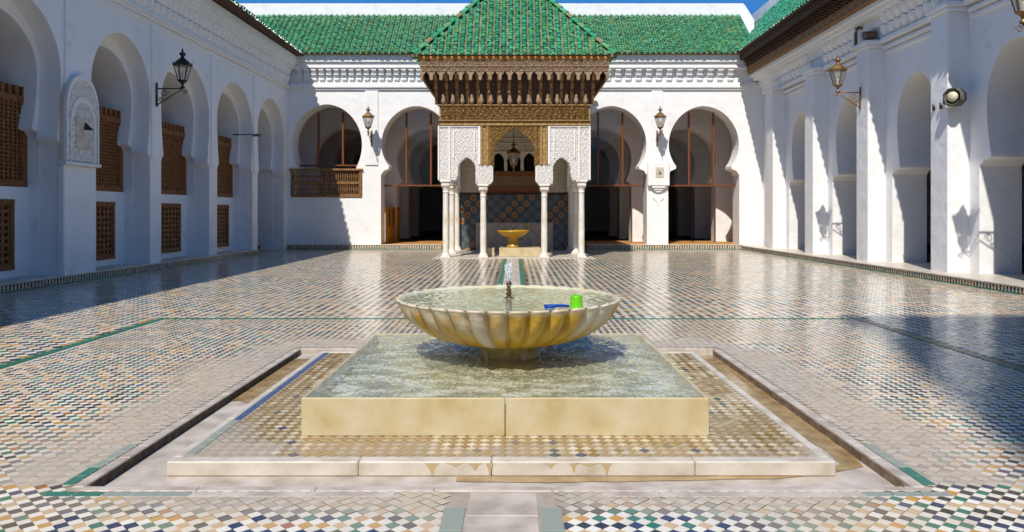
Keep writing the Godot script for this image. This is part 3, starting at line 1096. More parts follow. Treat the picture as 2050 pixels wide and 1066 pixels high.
# tiles over the slope given by t (x along the eave, y out of the roof, z down the slope, origin on the eave line); keep(u, up) says where there is roof
func roof_tiles(roof: Node3D, t: Transform3D, u0: float, u1: float, length: float, pitch: float, row: float, single_rows: int, keep: Callable, sd: int, singles := 300) -> void:
	var rg := RandomNumberGenerator.new()
	rg.seed = sd
	var mesh := barrel(pitch * 0.36, row * 1.22 + 0.03)
	var rest := []
	var tint := []
	var cols := []
	for g in M.greens:
		cols.append((g as StandardMaterial3D).albedo_color.srgb_to_linear())
	var nr := int(length / row)
	var nu := int((u1 - u0) / pitch)
	var made := 0
	for r in nr:
		for i in nu:
			var u := u0 + (i + 0.5) * pitch
			if not keep.call(u, r * row):
				continue
			var b := Basis(Vector3.UP, rg.randf_range(-0.07, 0.07)) * Basis(Vector3.RIGHT, rg.randf_range(-0.04, 0.04))
			var p := Transform3D(b, Vector3(u + rg.randf_range(-0.012, 0.012), 0.012 + rg.randf_range(-0.01, 0.014), -(r + 1) * row + rg.randf_range(-0.015, 0.015)))
			var pick := rg.randi() % 6
			if pick == 4 and rg.randf() < 0.5:
				pick = 1
			if r < single_rows and made < singles:
				made += 1
				inst("roof_tile", mesh, M.greens[pick], roof, t * p)
			else:
				rest.append(t * p)
				tint.append(cols[pick])
	if rest.size():
		var mm := MultiMesh.new()
		mm.transform_format = MultiMesh.TRANSFORM_3D
		mm.use_colors = true
		mm.mesh = mesh
		mm.instance_count = rest.size()
		for k in rest.size():
			mm.set_instance_transform(k, rest[k])
			mm.set_instance_color(k, tint[k])
		var o := MultiMeshInstance3D.new()
		o.name = "roof_tiles_beyond"
		o.multimesh = mm
		o.material_override = M.roofv
		roof.add_child(o, true)
		o.set_meta("kind", "stuff")
	# mortar plugs under the eave ends, so the tile mouths are closed
	var pl := begin()
	var any := false
	for i in nu:
		var u := u0 + (i + 0.5) * pitch
		if keep.call(u, 0.0):
			any = true
			var rr := pitch * 0.26
			for k in 5:
				var a0 := PI * k / 5
				var a1 := PI * (k + 1) / 5
				tri(pl, t * Vector3(u, 0.0, 0.02), t * Vector3(u - cos(a0) * rr, sin(a0) * rr, 0.02), t * Vector3(u - cos(a1) * rr, sin(a1) * rr, 0.02))
	if any:
		put("eave_mortar", pl, M.moss, roof).set_meta("kind", "stuff")

func slope(o: Vector3, along: Vector3, up: Vector3) -> Transform3D:
	var x := along.normalized()
	var z := -up.normalized()
	return Transform3D(Basis(x, z.cross(x), z), o)

# ---------------------------------------------------------------- cornice pieces
func stepped_bracket(w: float, h: float, out: float) -> Mesh:
	var s := begin()
	# profile in (out, up), pushed along u
	var pr := PackedVector2Array()
	for p in [[0.0, 1.0], [1.0, 1.0], [1.0, 0.86], [0.55, 0.84], [0.55, 0.62], [0.8, 0.6], [0.8, 0.53], [0.36, 0.5], [0.36, 0.3], [0.55, 0.24], [0.55, 0.16], [0.2, 0.08], [0.0, 0.0]]:
		pr.append(Vector2(p[0] * out, p[1] * h))
	extrude(s, pr, -w / 2, w / 2)
	s.generate_normals()
	return s.commit()

func cup_bracket(r: float, h: float) -> Mesh:
	# a rounded corbel cup, flat on top, its tip at the foot of the wall face
	var s := begin()
	s.set_smooth_group(0)
	lathe(s, [Vector2(r * 0.12, 0.0), Vector2(r * 0.5, h * 0.1), Vector2(r * 0.86, h * 0.42), Vector2(r, h * 0.78), Vector2(r, h)], 10, Vector3.ZERO, 0.0, PI)
	s.set_smooth_group(-1)
	for k in 10:
		var a := PI * k / 10
		var b := PI * (k + 1) / 10
		tri(s, Vector3(0, h, 0), Vector3(cos(a) * r, h, sin(a) * r), Vector3(cos(b) * r, h, sin(b) * r))
	s.generate_normals()
	return s.commit()

func band(parent: Node3D, called: String, u0: float, u1: float, y0: float, y1: float, w0: float, w1: float, m: Material, bev := 0.012) -> MeshInstance3D:
	return inst(called, boxm(Vector3(u0, y0, w0), Vector3(u1, y1, w1), bev), m, parent)

# kerb: a step with a marble top and small cut tiles on its face; it runs along u at w (front), from the wall
func kerb(called: String, label: String, at: Vector3, turn: float, u0: float, u1: float, h: float, wb: float, wf: float) -> void:
	var root := Node3D.new()
	root.name = called
	add_child(root)
	root.position = at
	root.rotation.y = turn
	structure(root, label, "kerb")
	var s := begin()
	box(s, Vector3(u0, -0.05, wb), Vector3(u1, h - 0.032, wf - 0.006))
	put("core", s, M.grout, root)
	var u := u0
	var k := 0
	while u < u1 - 0.05:
		var e := minf(u + 1.1 + 0.25 * (k % 3), u1)
		inst("coping_slab", boxm(Vector3(u + 0.002, h - 0.032, wb), Vector3(e - 0.002, h, wf + 0.012), 0.006), M.marble, root)
		u = e
		k += 1
	# facing tiles: elongated lozenges, two rows, light and dark in turn, with a green line below
	var v := PackedVector3Array()
	var c := PackedColorArray()
	var pitch := 0.105
	var rows := 2
	var rh := (h - 0.065) / rows
	for r in rows:
		for kind in 2:
			for i in range(int(u0 / pitch) + 1, int(u1 / pitch) - 1):
				var cu := (i + 0.5 * kind) * pitch
				var cy := 0.026 + (r + 0.5) * rh
				var hw := pitch * (0.22 if kind else 0.26)
				var hh := rh * 0.46
				var hsh := fposmod(sin(i * 17.3 + r * 5.1 + kind * 2.2) * 9133.7, 1.0)
				var col := lin(0.84, 0.81, 0.75) if kind else (lin(0.07, 0.08, 0.1) if hsh < 0.5 else (lin(0.08, 0.36, 0.27) if hsh < 0.75 else lin(0.66, 0.42, 0.14)))
				var w := wf - 0.001 + hsh * 0.001
				var a := Vector3(cu - hw, cy - hh * 0.55, w)
				var a2 := Vector3(cu - hw, cy + hh * 0.55, w)
				var b := Vector3(cu, cy + hh, w)
				var d := Vector3(cu + hw, cy + hh * 0.55, w)
				var d2 := Vector3(cu + hw, cy - hh * 0.55, w)
				var e := Vector3(cu, cy - hh, w)
				for p in [a, a2, b, a, b, d, a, d, d2, a, d2, e]:
					v.append(p)
					c.append(col)
	var ar := []
	ar.resize(Mesh.ARRAY_MAX)
	var nn := PackedVector3Array()
	nn.resize(v.size())
	nn.fill(Vector3(0, 0, 1))
	ar[Mesh.ARRAY_VERTEX] = v
	ar[Mesh.ARRAY_NORMAL] = nn
	ar[Mesh.ARRAY_COLOR] = c
	var am := ArrayMesh.new()
	am.add_surface_from_arrays(Mesh.PRIMITIVE_TRIANGLES, ar)
	inst("facing_tiles", am, M.tilev, root).set_meta("kind", "stuff")
	inst("base_line", boxm(Vector3(u0, 0.0, wf - 0.012), Vector3(u1, 0.022, wf + 0.004), 0.003), M.green_strip, root)

# ---------------------------------------------------------------- back arcade
const BD := 31.6
func bu(px: float) -> float: return (px - 1030.0) * BD / 1500.0
func by(py: float) -> float: return 1.55 + (426.0 - py) * BD / 1500.0

func make_back() -> void:
	var t := thing("back_arcade", "sunlit white arcade with four horseshoe arches and a green tiled roof behind the pavilion", "building", Vector3(0, 0, -BD))
	var W: Material = M.plaster
	var hw := 1.48
	var cs := [-7.92, -4.14, 4.09, 7.99]
	var th := 0.95
	var s := begin()
	arched(s, -2.1, 2.1, 0.0, 8.05, [horseshoe(0.0, 0.0, hw + 0.02, 3.14, 1.3, 3.5, hw, 4.42, 6.05)], -th, 0.0)
	var cuts := [-14.0, -5.98, 2.1, 5.98, 14.0]
	for k in 4:
		var foot := 2.2 if k == 0 else 0.0
		var a := horseshoe(cs[k], foot, hw + 0.02, 3.14, 1.17, 3.52, hw, 4.42, 6.05)
		if k == 0:
			a = horseshoe(cs[k], foot, hw + 0.02, 3.14, 1.24, 3.46, hw, 4.42, 6.12)
		arched(s, cuts[k], -2.1 if k == 1 else cuts[k + 1], foot, 8.05, [a], -th, 0.0)
	box(s, Vector3(cuts[0], 0.0, -th), Vector3(cuts[1], 2.2, 0.0))
	put("wall", s, W, t)
	# raised strips over the piers
	for px in [[731, 757], [1304, 1327]]:
		band(t, "pilaster_strip", bu(px[0]), bu(px[1]), 3.55, by(180), -0.05, 0.045, W)
	# mouldings
	band(t, "moulding", -10.5, 10.5, 6.715, 6.8, -0.05, 0.07, W)
	band(t, "moulding", -10.5, 10.5, 6.802, 6.93, -0.05, 0.13, W)
	band(t, "moulding", -10.5, 10.5, 6.932, 7.03, -0.05, 0.1, W)
	band(t, "moulding", -10.5, 10.5, 7.6, 7.68, -0.05, 0.3, W)
	band(t, "moulding", -10.5, 10.5, 7.682, 7.84, -0.05, 0.27, W)
	band(t, "moulding", -10.5, 10.5, 7.842, 8.14, -0.05, 0.36, W)
	var u := bu(600)
	var b1 := stepped_bracket(0.2, 0.55, 0.26)
	while u < bu(850):
		inst("bracket", b1, W, t, Transform3D(Basis(Vector3.UP, -PI / 2), Vector3(u, 7.045, 0.0)))
		u += 14.95 * BD / 1500
	u = bu(1216)
	var b2 := stepped_bracket(0.23, 0.55, 0.26)
	while u < bu(1478):
		inst("bracket", b2, W, t, Transform3D(Basis(Vector3.UP, -PI / 2), Vector3(u, 7.045, 0.0)))
		u += 20.4 * BD / 1500
	# roof
	var roof := node("roof", t)
	var o := Vector3(0, 8.17, 0.5)
	var up := Vector3(0, 2.25, -2.5)
	var len := up.length()
	s = begin()
	quad(s, Vector3(-13.5, o.y + up.y, o.z + up.z), Vector3(10.3, o.y + up.y, o.z + up.z), Vector3(10.3, o.y, o.z), Vector3(-13.5, o.y, o.z))
	put("roof_deck", s, M.pan, roof)
	inst("eave_board", boxm(Vector3(-13.5, o.y - 0.03, -0.9), Vector3(10.3, o.y - 0.005, o.z + 0.04), 0.004), M.moss, roof)
	var sl := slope(o, Vector3.RIGHT, up)
	roof_tiles(roof, sl, -11.6, 11.4, len - 0.06, 0.236, 0.15, 4, func(x, r): return (absf(x) > 2.6 or r > 1.6) and x < 10.08, 71)
	# parapet above the roof, with its raking end
	s = begin()
	var pp := PackedVector2Array([Vector2(-14, 8.0), Vector2(-14, by(10) + 0.62), Vector2(10.25, by(10) + 0.62), Vector2(10.36, by(10) + 0.5), Vector2(10.75, 10.2), Vector2(10.75, 8.0)])
	extrude(s, pp, -2.45, -1.97)
	put("parapet", s, W, t)
	s = begin()
	extrude(s, PackedVector2Array([Vector2(2.35, 10.78), Vector2(2.35, 10.3), Vector2(-0.2, 8.0), Vector2(-0.2, 8.66)]), -0.14, 0.14)
	put("raking_coping", s, W, t, Transform3D(Basis(Vector3.UP, PI / 2), Vector3(10.2, 0, 0.1)))
	# hall behind the arches
	s = begin()
	box(s, Vector3(-14, -0.1, -4.2), Vector3(14, 0.2, -0.02))
	put("threshold_floor", s, M.sand_floor, t)
	s = begin()
	box(s, Vector3(-14, -0.1, -22), Vector3(14, 0.2, -4.2))
	put("hall_floor", s, M.carpet, t)
	s = begin()
	box(s, Vector3(-14, 6.6, -22), Vector3(14, 6.8, -th))
	put("hall_ceiling", s, M.darkwood, t)
	s = begin()
	box(s, Vector3(-14, 0, -22.3), Vector3(14, 7, -22))
	box(s, Vector3(-14.3, 0, -22.3), Vector3(-14, 7, -th))
	box(s, Vector3(14, 0, -22.3), Vector3(14.3, 7, -th))
	put("hall_wall", s, W, t)
	for row in [[-3.4, -4.2], [-7.4, -8.2], [-11.4, -12.2]]:
		s = begin()
		var ars := []
		for c in [-11.9, -7.95, -4.1, 0.0, 4.05, 7.98, 11.9]:
			var h2 := 1.42 if absf(c) > 1 else 1.5
			ars.append(horseshoe(c, 0.2, h2, 2.8, h2 - 0.24, 3.1, h2, 4.1, 5.5, 14))
		arched(s, -14, 14, 0.2, 6.6, ars, row[1], row[0])
		put("inner_arcade", s, W, t)
	# yellow reed matting on the wall inside the second arch, with two dark slots
	s = begin()
	box(s, Vector3(-5.62, 0.2, -3.38), Vector3(-5.56, 1.8, -0.97))
	box(s, Vector3(-5.518, 0.2, -4.3), Vector3(-5.49, 1.8, -3.39))
	put("wall_matting", s, M.mat_yellow, t)
	for q in [-1.7, -2.7]:
		inst("matting_slot", boxm(Vector3(-5.559, 0.95, q - 0.12), Vector3(-5.545, 1.7, q + 0.12), 0.003), M.darkwood, t)
	# timber glazing bars and panes in each arch
	for k in 4:
		var g := node("glazing", t)
		var c: float = cs[k]
		var y0 := by(330) if k == 0 else by(371)
		inst("transom", boxm(Vector3(c - 1.47, y0 - 0.035, -0.62), Vector3(c + 1.47, y0 + 0.035, -0.52), 0.01), M.redwood, g)
		for du in [-0.5, 0.55]:
			inst("mullion", boxm(Vector3(c + du - 0.042, y0 + 0.037, -0.62), Vector3(c + du + 0.042, 5.85, -0.53), 0.01), M.redwood, g)
		var e := [-1.44, -0.555, 0.495, 1.44]
		for q in 3:
			var a := []
			for p in horseshoe(c, y0 + 0.05, 1.46, 3.2, 1.2, 3.5, 1.46, 4.42, 6.02, 12):
				a.append(Vector2(clampf(p.x, c + e[q] + (0.11 if q else 0.0), c + e[q + 1]), p.y))
			var poly := PackedVector2Array()
			for p in a:
				if poly.is_empty() or poly[-1].distance_to(p) > 0.004:
					poly.append(p)
			s = begin()
			var ix := Geometry2D.triangulate_polygon(poly)
			for z in range(0, ix.size(), 3):
				tri(s, Vector3(poly[ix[z]].x, poly[ix[z]].y, -0.58), Vector3(poly[ix[z + 1]].x, poly[ix[z + 1]].y, -0.58), Vector3(poly[ix[z + 2]].x, poly[ix[z + 2]].y, -0.58))
			if ix.size():
				put("pane", s, M.glass, g)

	# balustrade in the first arch
	var bal := thing("balustrade", "brown turned wooden balustrade closing the arch in the shaded corner", "balustrade", Vector3(bu(653), by(395), -BD))
	var bw := (724.0 - 582.0) * BD / 1500 / 2
	var bh := (395.0 - 338.0) * BD / 1500
	inst("top_rail", boxm(Vector3(-bw - 0.06, bh - 0.09, -0.12), Vector3(bw + 0.06, bh, 0.1), 0.015), M.oldwood, bal)
	inst("bottom_rail", boxm(Vector3(-bw, 0, -0.08), Vector3(bw, 0.12, 0.05), 0.01), M.oldwood, bal)
	inst("middle_rail", boxm(Vector3(-bw + 0.1, bh * 0.5 - 0.05, -0.06), Vector3(bw - 0.1, bh * 0.5 + 0.05, 0.035), 0.008), M.oldwood, bal)
	for x in [-bw, -0.05, bw - 0.1]:
		inst("post", boxm(Vector3(x, 0.121, -0.07), Vector3(x + 0.1, bh - 0.091, 0.045), 0.01), M.oldwood, bal)
	s = begin()
	s.set_smooth_group(0)
	var sh := bh * 0.5 - 0.05 - 0.12
	var pr := []
	for q in [[0.016, 0.0], [0.028, 0.06], [0.028, 0.12], [0.014, 0.16], [0.02, 0.28], [0.034, 0.5], [0.02, 0.72], [0.014, 0.84], [0.028, 0.88], [0.028, 0.94], [0.016, 1.0]]:
		pr.append(Vector2(q[0], q[1] * sh))
	lathe(s, pr, 8)
	s.generate_normals()
	var spin := s.commit()
	for row in 2:
		for k in 30:
			var x := -bw + 0.15 + (2 * bw - 0.3) * k / 29.0
			if absf(x) < 0.075:
				continue
			inst("spindle", spin, M.oldwood, bal, Transform3D(Basis(), Vector3(x, 0.12 + row * (bh * 0.5 - 0.07), -0.01)))

	# sundial block on the pier
	var sd := thing("wall_sundial", "square white block with a small sundial plate on the sunlit pier", "sundial", Vector3(bu(1317.5), by(372.5), -BD))
	var sw := 21.5 * BD / 1500
	inst("block", boxm(Vector3(-sw, 0, 0.002), Vector3(sw, 1.02, 0.2), 0.02), W, sd)
	inst("dial_plate", boxm(Vector3(-0.13, 0.34, 0.2), Vector3(0.21, 0.78, 0.215), 0.006), M.marble, sd)
	s = begin()
	tube(s, [Vector3(0.1, 0.5, 0.215), Vector3(-0.08, 0.68, 0.34)], 0.018, 6, 0.008)
	put("gnomon", s, M.iron, sd)
	for k in 3:
		inst("corbel", boxm(Vector3(-0.28 + 0.08 * k, -0.09 * (k + 1), 0.002), Vector3(0.28 - 0.08 * k, -0.09 * k - 0.002, 0.17 - 0.045 * k), 0.01), W, sd)
	for q in [[[-0.2, -0.5], [-0.14, -0.58], [-0.08, -0.62], [-0.05, -0.72]], [[0.24, -0.5], [0.18, -0.58], [0.1, -0.62], [0.07, -0.72]], [[0.0, -0.72], [0.01, -0.86]]]:
		s = begin()
		var pts := []
		for e in q:
			pts.append(Vector3(e[0], e[1], 0.012))
		tube(s, pts, 0.018, 6, 0.01)
		put("relief_ornament", s, M.stucco_dark, sd)
	kerb("kerb", "tiled step with black, white and ochre facing at the foot of the back arcade", Vector3(0, 0, -BD), 0.0, bu(573), bu(885), 0.21, -0.02, 0.2)
	kerb("kerb_001", "tiled step in front of the two sunlit arches beside the pavilion", Vector3(0, 0, -BD), 0.0, bu(1175), 9.55, 0.21, -0.02, 0.2)

# ---------------------------------------------------------------- left arcade
func make_left() -> void:
	var yaw := acos(0.0233)
	var at := Vector3(-10.3, 0, 0)
	var t := thing("left_arcade", "shaded white arcade with horseshoe arches, wooden screens and a scalloped cornice", "building", at, yaw)
	var W: Material = M.plaster
	var bays := [[11.35, 1.5], [14.85, 1.52], [18.85, 1.35], [22.35, 1.55], [26.05, 1.55], [29.6, 1.48]]
	var s := begin()
	var s2 := begin()
	var a1 := []
	var a2 := []
	for b in bays:
		var h: float = b[1]
		a1.append(horseshoe(b[0], 0.0, h, 2.98, h - 0.13, 3.2, h, 4.6, 6.05))
		a2.append(horseshoe(b[0], 0.0, h - 0.02, 3.2, h - 0.26, 3.42, h - 0.1, 4.6, 5.72))
	arched(s, 9.6, 31.6, 0.0, 8.0, a1, -0.46, 0.0)
	arched(s2, 9.6, 31.6, 0.0, 7.0, a2, -1.5, -0.461)
	put("wall", s, W, t)
	put("inner_wall", s2, W, t)
	s = begin()
	box(s, Vector3(-18, 0, -1.5), Vector3(9.6, 8.0, 0.0))
	put("plain_wall", s, W, t)
	# raised strips beside the arches and mouldings above them
	for u in [13.1, 16.65, 20.4, 24.15, 27.8]:
		band(t, "pilaster_strip", u - 0.17, u + 0.17, 3.0, 6.6, -0.05, 0.045, W)
	band(t, "moulding", 9.6, 31.55, 6.602, 6.7, -0.05, 0.045, W)
	band(t, "moulding", 9.6, 31.55, 6.75, 6.82, -0.05, 0.09, W)
	band(t, "moulding", 9.6, 31.55, 6.822, 6.9, -0.05, 0.15, W)
	band(t, "moulding", 9.6, 31.55, 7.56, 7.66, -0.05, 0.36, W)
	band(t, "moulding", 9.6, 31.55, 7.662, 7.78, -0.05, 0.42, W)
	band(t, "fascia", -18, 31.55, 7.782, 8.06, -0.4, 0.5, W)
	var c1 := cup_bracket(0.15, 0.27)
	var c2 := cup_bracket(0.135, 0.26)
	var u := 11.6
	var k := 0
	while u < 31.2:
		inst("cup_bracket", c1, W, t, Transform3D(Basis(), Vector3(u, 7.285, 0.16)))
		inst("cup_bracket", c2, W, t, Transform3D(Basis(), Vector3(u + 0.165, 6.98, 0.06)))
		u += 0.33
		k += 1
	s = begin()
	box(s, Vector3(9.6, 7.27, -0.05), Vector3(31.55, 7.56, 0.17))
	box(s, Vector3(9.6, 6.9, -0.05), Vector3(31.55, 7.27, 0.07))
	put("cornice_backing", s, W, t)
	# roof: only its eave shows
	var roof := node("roof", t)
	# the eave runs parallel to the court, not to the slightly skewed wall
	var o := Vector3(0, 8.12, 1.44)
	var al := Vector3(1, 0, -0.0225)
	var up := Vector3(-0.0675, 1.5, -3.0)
	s = begin()
	quad(s, o + al * -18 + up, o + al * 33 + up, o + al * 33, o + al * -18)
	put("roof_deck", s, M.pan, roof)
	s = begin()
	extrude(s, PackedVector2Array([Vector2(-18, 1.5), Vector2(33, 1.5), Vector2(33, -(o.z - 0.0225 * 33) - 0.055), Vector2(-18, -(o.z + 0.0225 * 18) - 0.055)]), 0.0, 0.025)
	put("eave_board", s, M.darkwood, roof, Transform3D(Basis(Vector3.RIGHT, -PI / 2), Vector3(0, 8.09, 0)))
	roof_tiles(roof, slope(o, al, up), 10.0, 31.2, 0.95, 0.236, 0.15, 3, func(_x, _r): return true, 72)
	# hall behind
	s = begin()
	box(s, Vector3(9.6, -0.1, -15.0), Vector3(33, 0.17, -0.99))
	put("hall_floor", s, M.carpet, t)
	s = begin()
	box(s, Vector3(9.6, 6.7, -15.0), Vector3(33, 6.9, -1.51))
	put("hall_ceiling", s, M.darkwood, t)
	s = begin()
	box(s, Vector3(9.6, 0, -15.3), Vector3(33, 7, -15.0))
	box(s, Vector3(9.3, 0, -15.3), Vector3(9.6, 7, -1.52))
	box(s, Vector3(33, 0, -15.3), Vector3(33.3, 7, -1.0))
	put("hall_wall", s, W, t)
	# the masonry that closes the foot of each screened arch, and the screens
	for b in 5:
		var c: float = bays[b][0]
		var h: float = bays[b][1]
		var l0 := c - h + 0.42
		var l1 := c + h - 0.5
		s = begin()
		box(s, Vector3(c - h, 0.0, -0.98), Vector3(l0, 2.1, -0.7))
		box(s, Vector3(l1, 0.0, -0.98), Vector3(c + h, 2.1, -0.7))
		box(s, Vector3(l0, 0.0, -0.98), Vector3(l1, 0.34, -0.7))
		box(s, Vector3(l0, 1.83, -0.98), Vector3(l1, 2.1, -0.7))
		put("arch_infill", s, W, t)
		if b == 0:
			continue
		var where := ["the arch before the carved plaque", "the arch just past the carved plaque", "the arch behind the wall lantern", "the arch crossed by a tie rod"][b - 1] as String
		var big := thing("lattice_screen", "tall brown lattice screen with merlons in " + where, "screen", Vector3.ZERO, 0.0, "lattice screens in the shaded arcade")
		big.transform = t.transform * Transform3D(Basis(), Vector3(c, 2.1, -0.78))
		lattice(big, h - 0.01, 1.98, 0.15, 20, 20)
		var mer := boxm(Vector3(-0.055, 0, -0.05), Vector3(0.055, 0.2, 0.04), 0.01)
		var nm := int((2 * h - 0.1) / 0.21)
		for q in nm:
			inst("merlon", mer, M.lattice, big, Transform3D(Basis(), Vector3(-h + 0.1 + (2 * h - 0.2) * q / (nm - 1.0), 1.98, 0)))
		var small := thing("lattice_shutter", "low brown lattice shutter in white masonry in " + where, "shutter", Vector3.ZERO, 0.0, "lattice shutters in the shaded arcade")
		small.transform = t.transform * Transform3D(Basis(), Vector3((l0 + l1) / 2, 0.34, -0.72))
		lattice(small, (l1 - l0) / 2, 1.49, 0.11, 9, 9)
	# iron tie rod across the last screened arch
	var rod := thing("tie_rod", "thin grey iron tie rod across the shaded arch near the corner", "rod", Vector3.ZERO)
	rod.transform = t.transform
	s = begin()
	s.set_smooth_group(0)
	tube(s, [Vector3(27.35, 4.4, -0.62), Vector3(27.35, 4.4, 0.3)], 0.022, 8)
	put("bar", s, M.speaker_grey, rod)
	s = begin()
	box(s, Vector3(27.35, 4.36, 0.27), Vector3(27.66, 4.44, 0.31))
	box(s, Vector3(27.62, 4.36, 0.0), Vector3(27.66, 4.44, 0.269))
	put("bracket", s, M.speaker_grey, rod)
	# plaque on its pier
	inst("plaque_pier", boxm(Vector3(16.33, 0.0, -0.05), Vector3(17.54, 2.6, 0.1), 0.02), W, t)
	var pq := thing("carved_plaque", "arched plaque of carved stucco with a black pointer on the shaded pier", "plaque", Vector3.ZERO)
	pq.transform = t.transform * Transform3D(Basis(), Vector3(16.935, 2.6, 0.0))
	var out := PackedVector2Array()
	var ph := 0.62
	out.append(Vector2(-ph, 0.06))
	for q in 25:
		var a := PI * q / 24.0
		out.append(Vector2(-ph * signf(cos(a)) * pow(absf(cos(a)), 0.85), 1.2 + 0.84 * sin(a)))
	out.append(Vector2(ph, 0.06))
	s = begin()
	extrude(s, out, 0.002, 0.1)
	put("slab", s, M.stucco_dark, pq)
	s = begin()
	var inner := PackedVector2Array()
	for q in out:
		inner.append(Vector2(q.x * 0.93, 0.1 + (q.y - 0.06) * 0.95))
	relief(s, -ph, ph, 0.06, 2.05, 0.125, 0.05, 0.02, 0.13, inner)
	put("carving", s, M.stucco, pq)
	for sc in [[0.99, 0.93], [0.74, 0.68]]:
		var ring := PackedVector2Array()
		var ro := []
		var ri := []
		for q in out:
			ro.append(Vector2(q.x * sc[0], 0.08 + (q.y - 0.06) * sc[0]))
			ri.append(Vector2(q.x * sc[1], 0.08 + (q.y - 0.06) * sc[1]))
		ri.reverse()
		for q in ro + ri:
			ring.append(q)
		s = begin()
		extrude(s, ring, 0.1, 0.165)
		put("raised_border", s, M.stucco, pq)
	inst("sill", boxm(Vector3(-ph - 0.04, 0.0, -0.0), Vector3(ph + 0.04, 0.08, 0.2), 0.02), M.stucco, pq)
	inst("marble_panel", boxm(Vector3(-0.27, 0.4, 0.1), Vector3(0.27, 1.1, 0.168), 0.01), M.marble, pq)
	s = begin()
	extrude(s, PackedVector2Array([Vector2(0.0, 0.0), Vector2(0.2, 0.0), Vector2(0.03, 0.17)]), -0.012, 0.012)
	put("pointer", s, M.black, pq, Transform3D(Basis(Vector3.UP, -0.9), Vector3(0.0, 0.82, 0.17)))
	kerb("kerb_002", "tiled step with dark facing along the foot of the shaded arcade", at, yaw, 9.6, 27.9, 0.18, -0.7, 0.13)
	lantern("wall_lantern", "dark iron wall lantern on a scrolled bracket in front of the shaded arcade", t.transform * Vector3(20.42, 4.93, 0.06), yaw, 0.72, false)

func lattice(o: Node3D, hw: float, h: float, fr: float, nu: int, ny: int) -> void:
	inst("frame_bottom", boxm(Vector3(-hw, 0, -0.06), Vector3(hw, fr, 0.06), 0.012), M.lattice, o)
	inst("frame_top", boxm(Vector3(-hw, h - fr, -0.06), Vector3(hw, h - 0.001, 0.06), 0.012), M.lattice, o)
	inst("frame_side", boxm(Vector3(-hw, fr + 0.001, -0.055), Vector3(-hw + fr, h - fr - 0.001, 0.055), 0.012), M.lattice, o)
	inst("frame_side", boxm(Vector3(hw - fr, fr + 0.001, -0.055), Vector3(hw, h - fr - 0.001, 0.055), 0.012), M.lattice, o)
	var iw := 2 * (hw - fr)
	var ih := h - 2 * fr
	var bu_ := iw / nu * 0.46
	var by_ := ih / ny * 0.42
	var vb := boxm(Vector3(-bu_ / 2, fr, -0.03), Vector3(bu_ / 2, h - fr, 0.022), 0.006)
	var hb := boxm(Vector3(-iw / 2, -by_ / 2, -0.024), Vector3(iw / 2, by_ / 2, 0.028), 0.006)
	for k in nu + 1:
		inst("upright_slat", vb, M.lattice, o, Transform3D(Basis(), Vector3(-iw / 2 + iw * k / nu, 0, 0)))
	for k in ny + 1:
		inst("cross_slat", hb, M.lattice, o, Transform3D(Basis(), Vector3(0, fr + ih * k / ny, 0)))

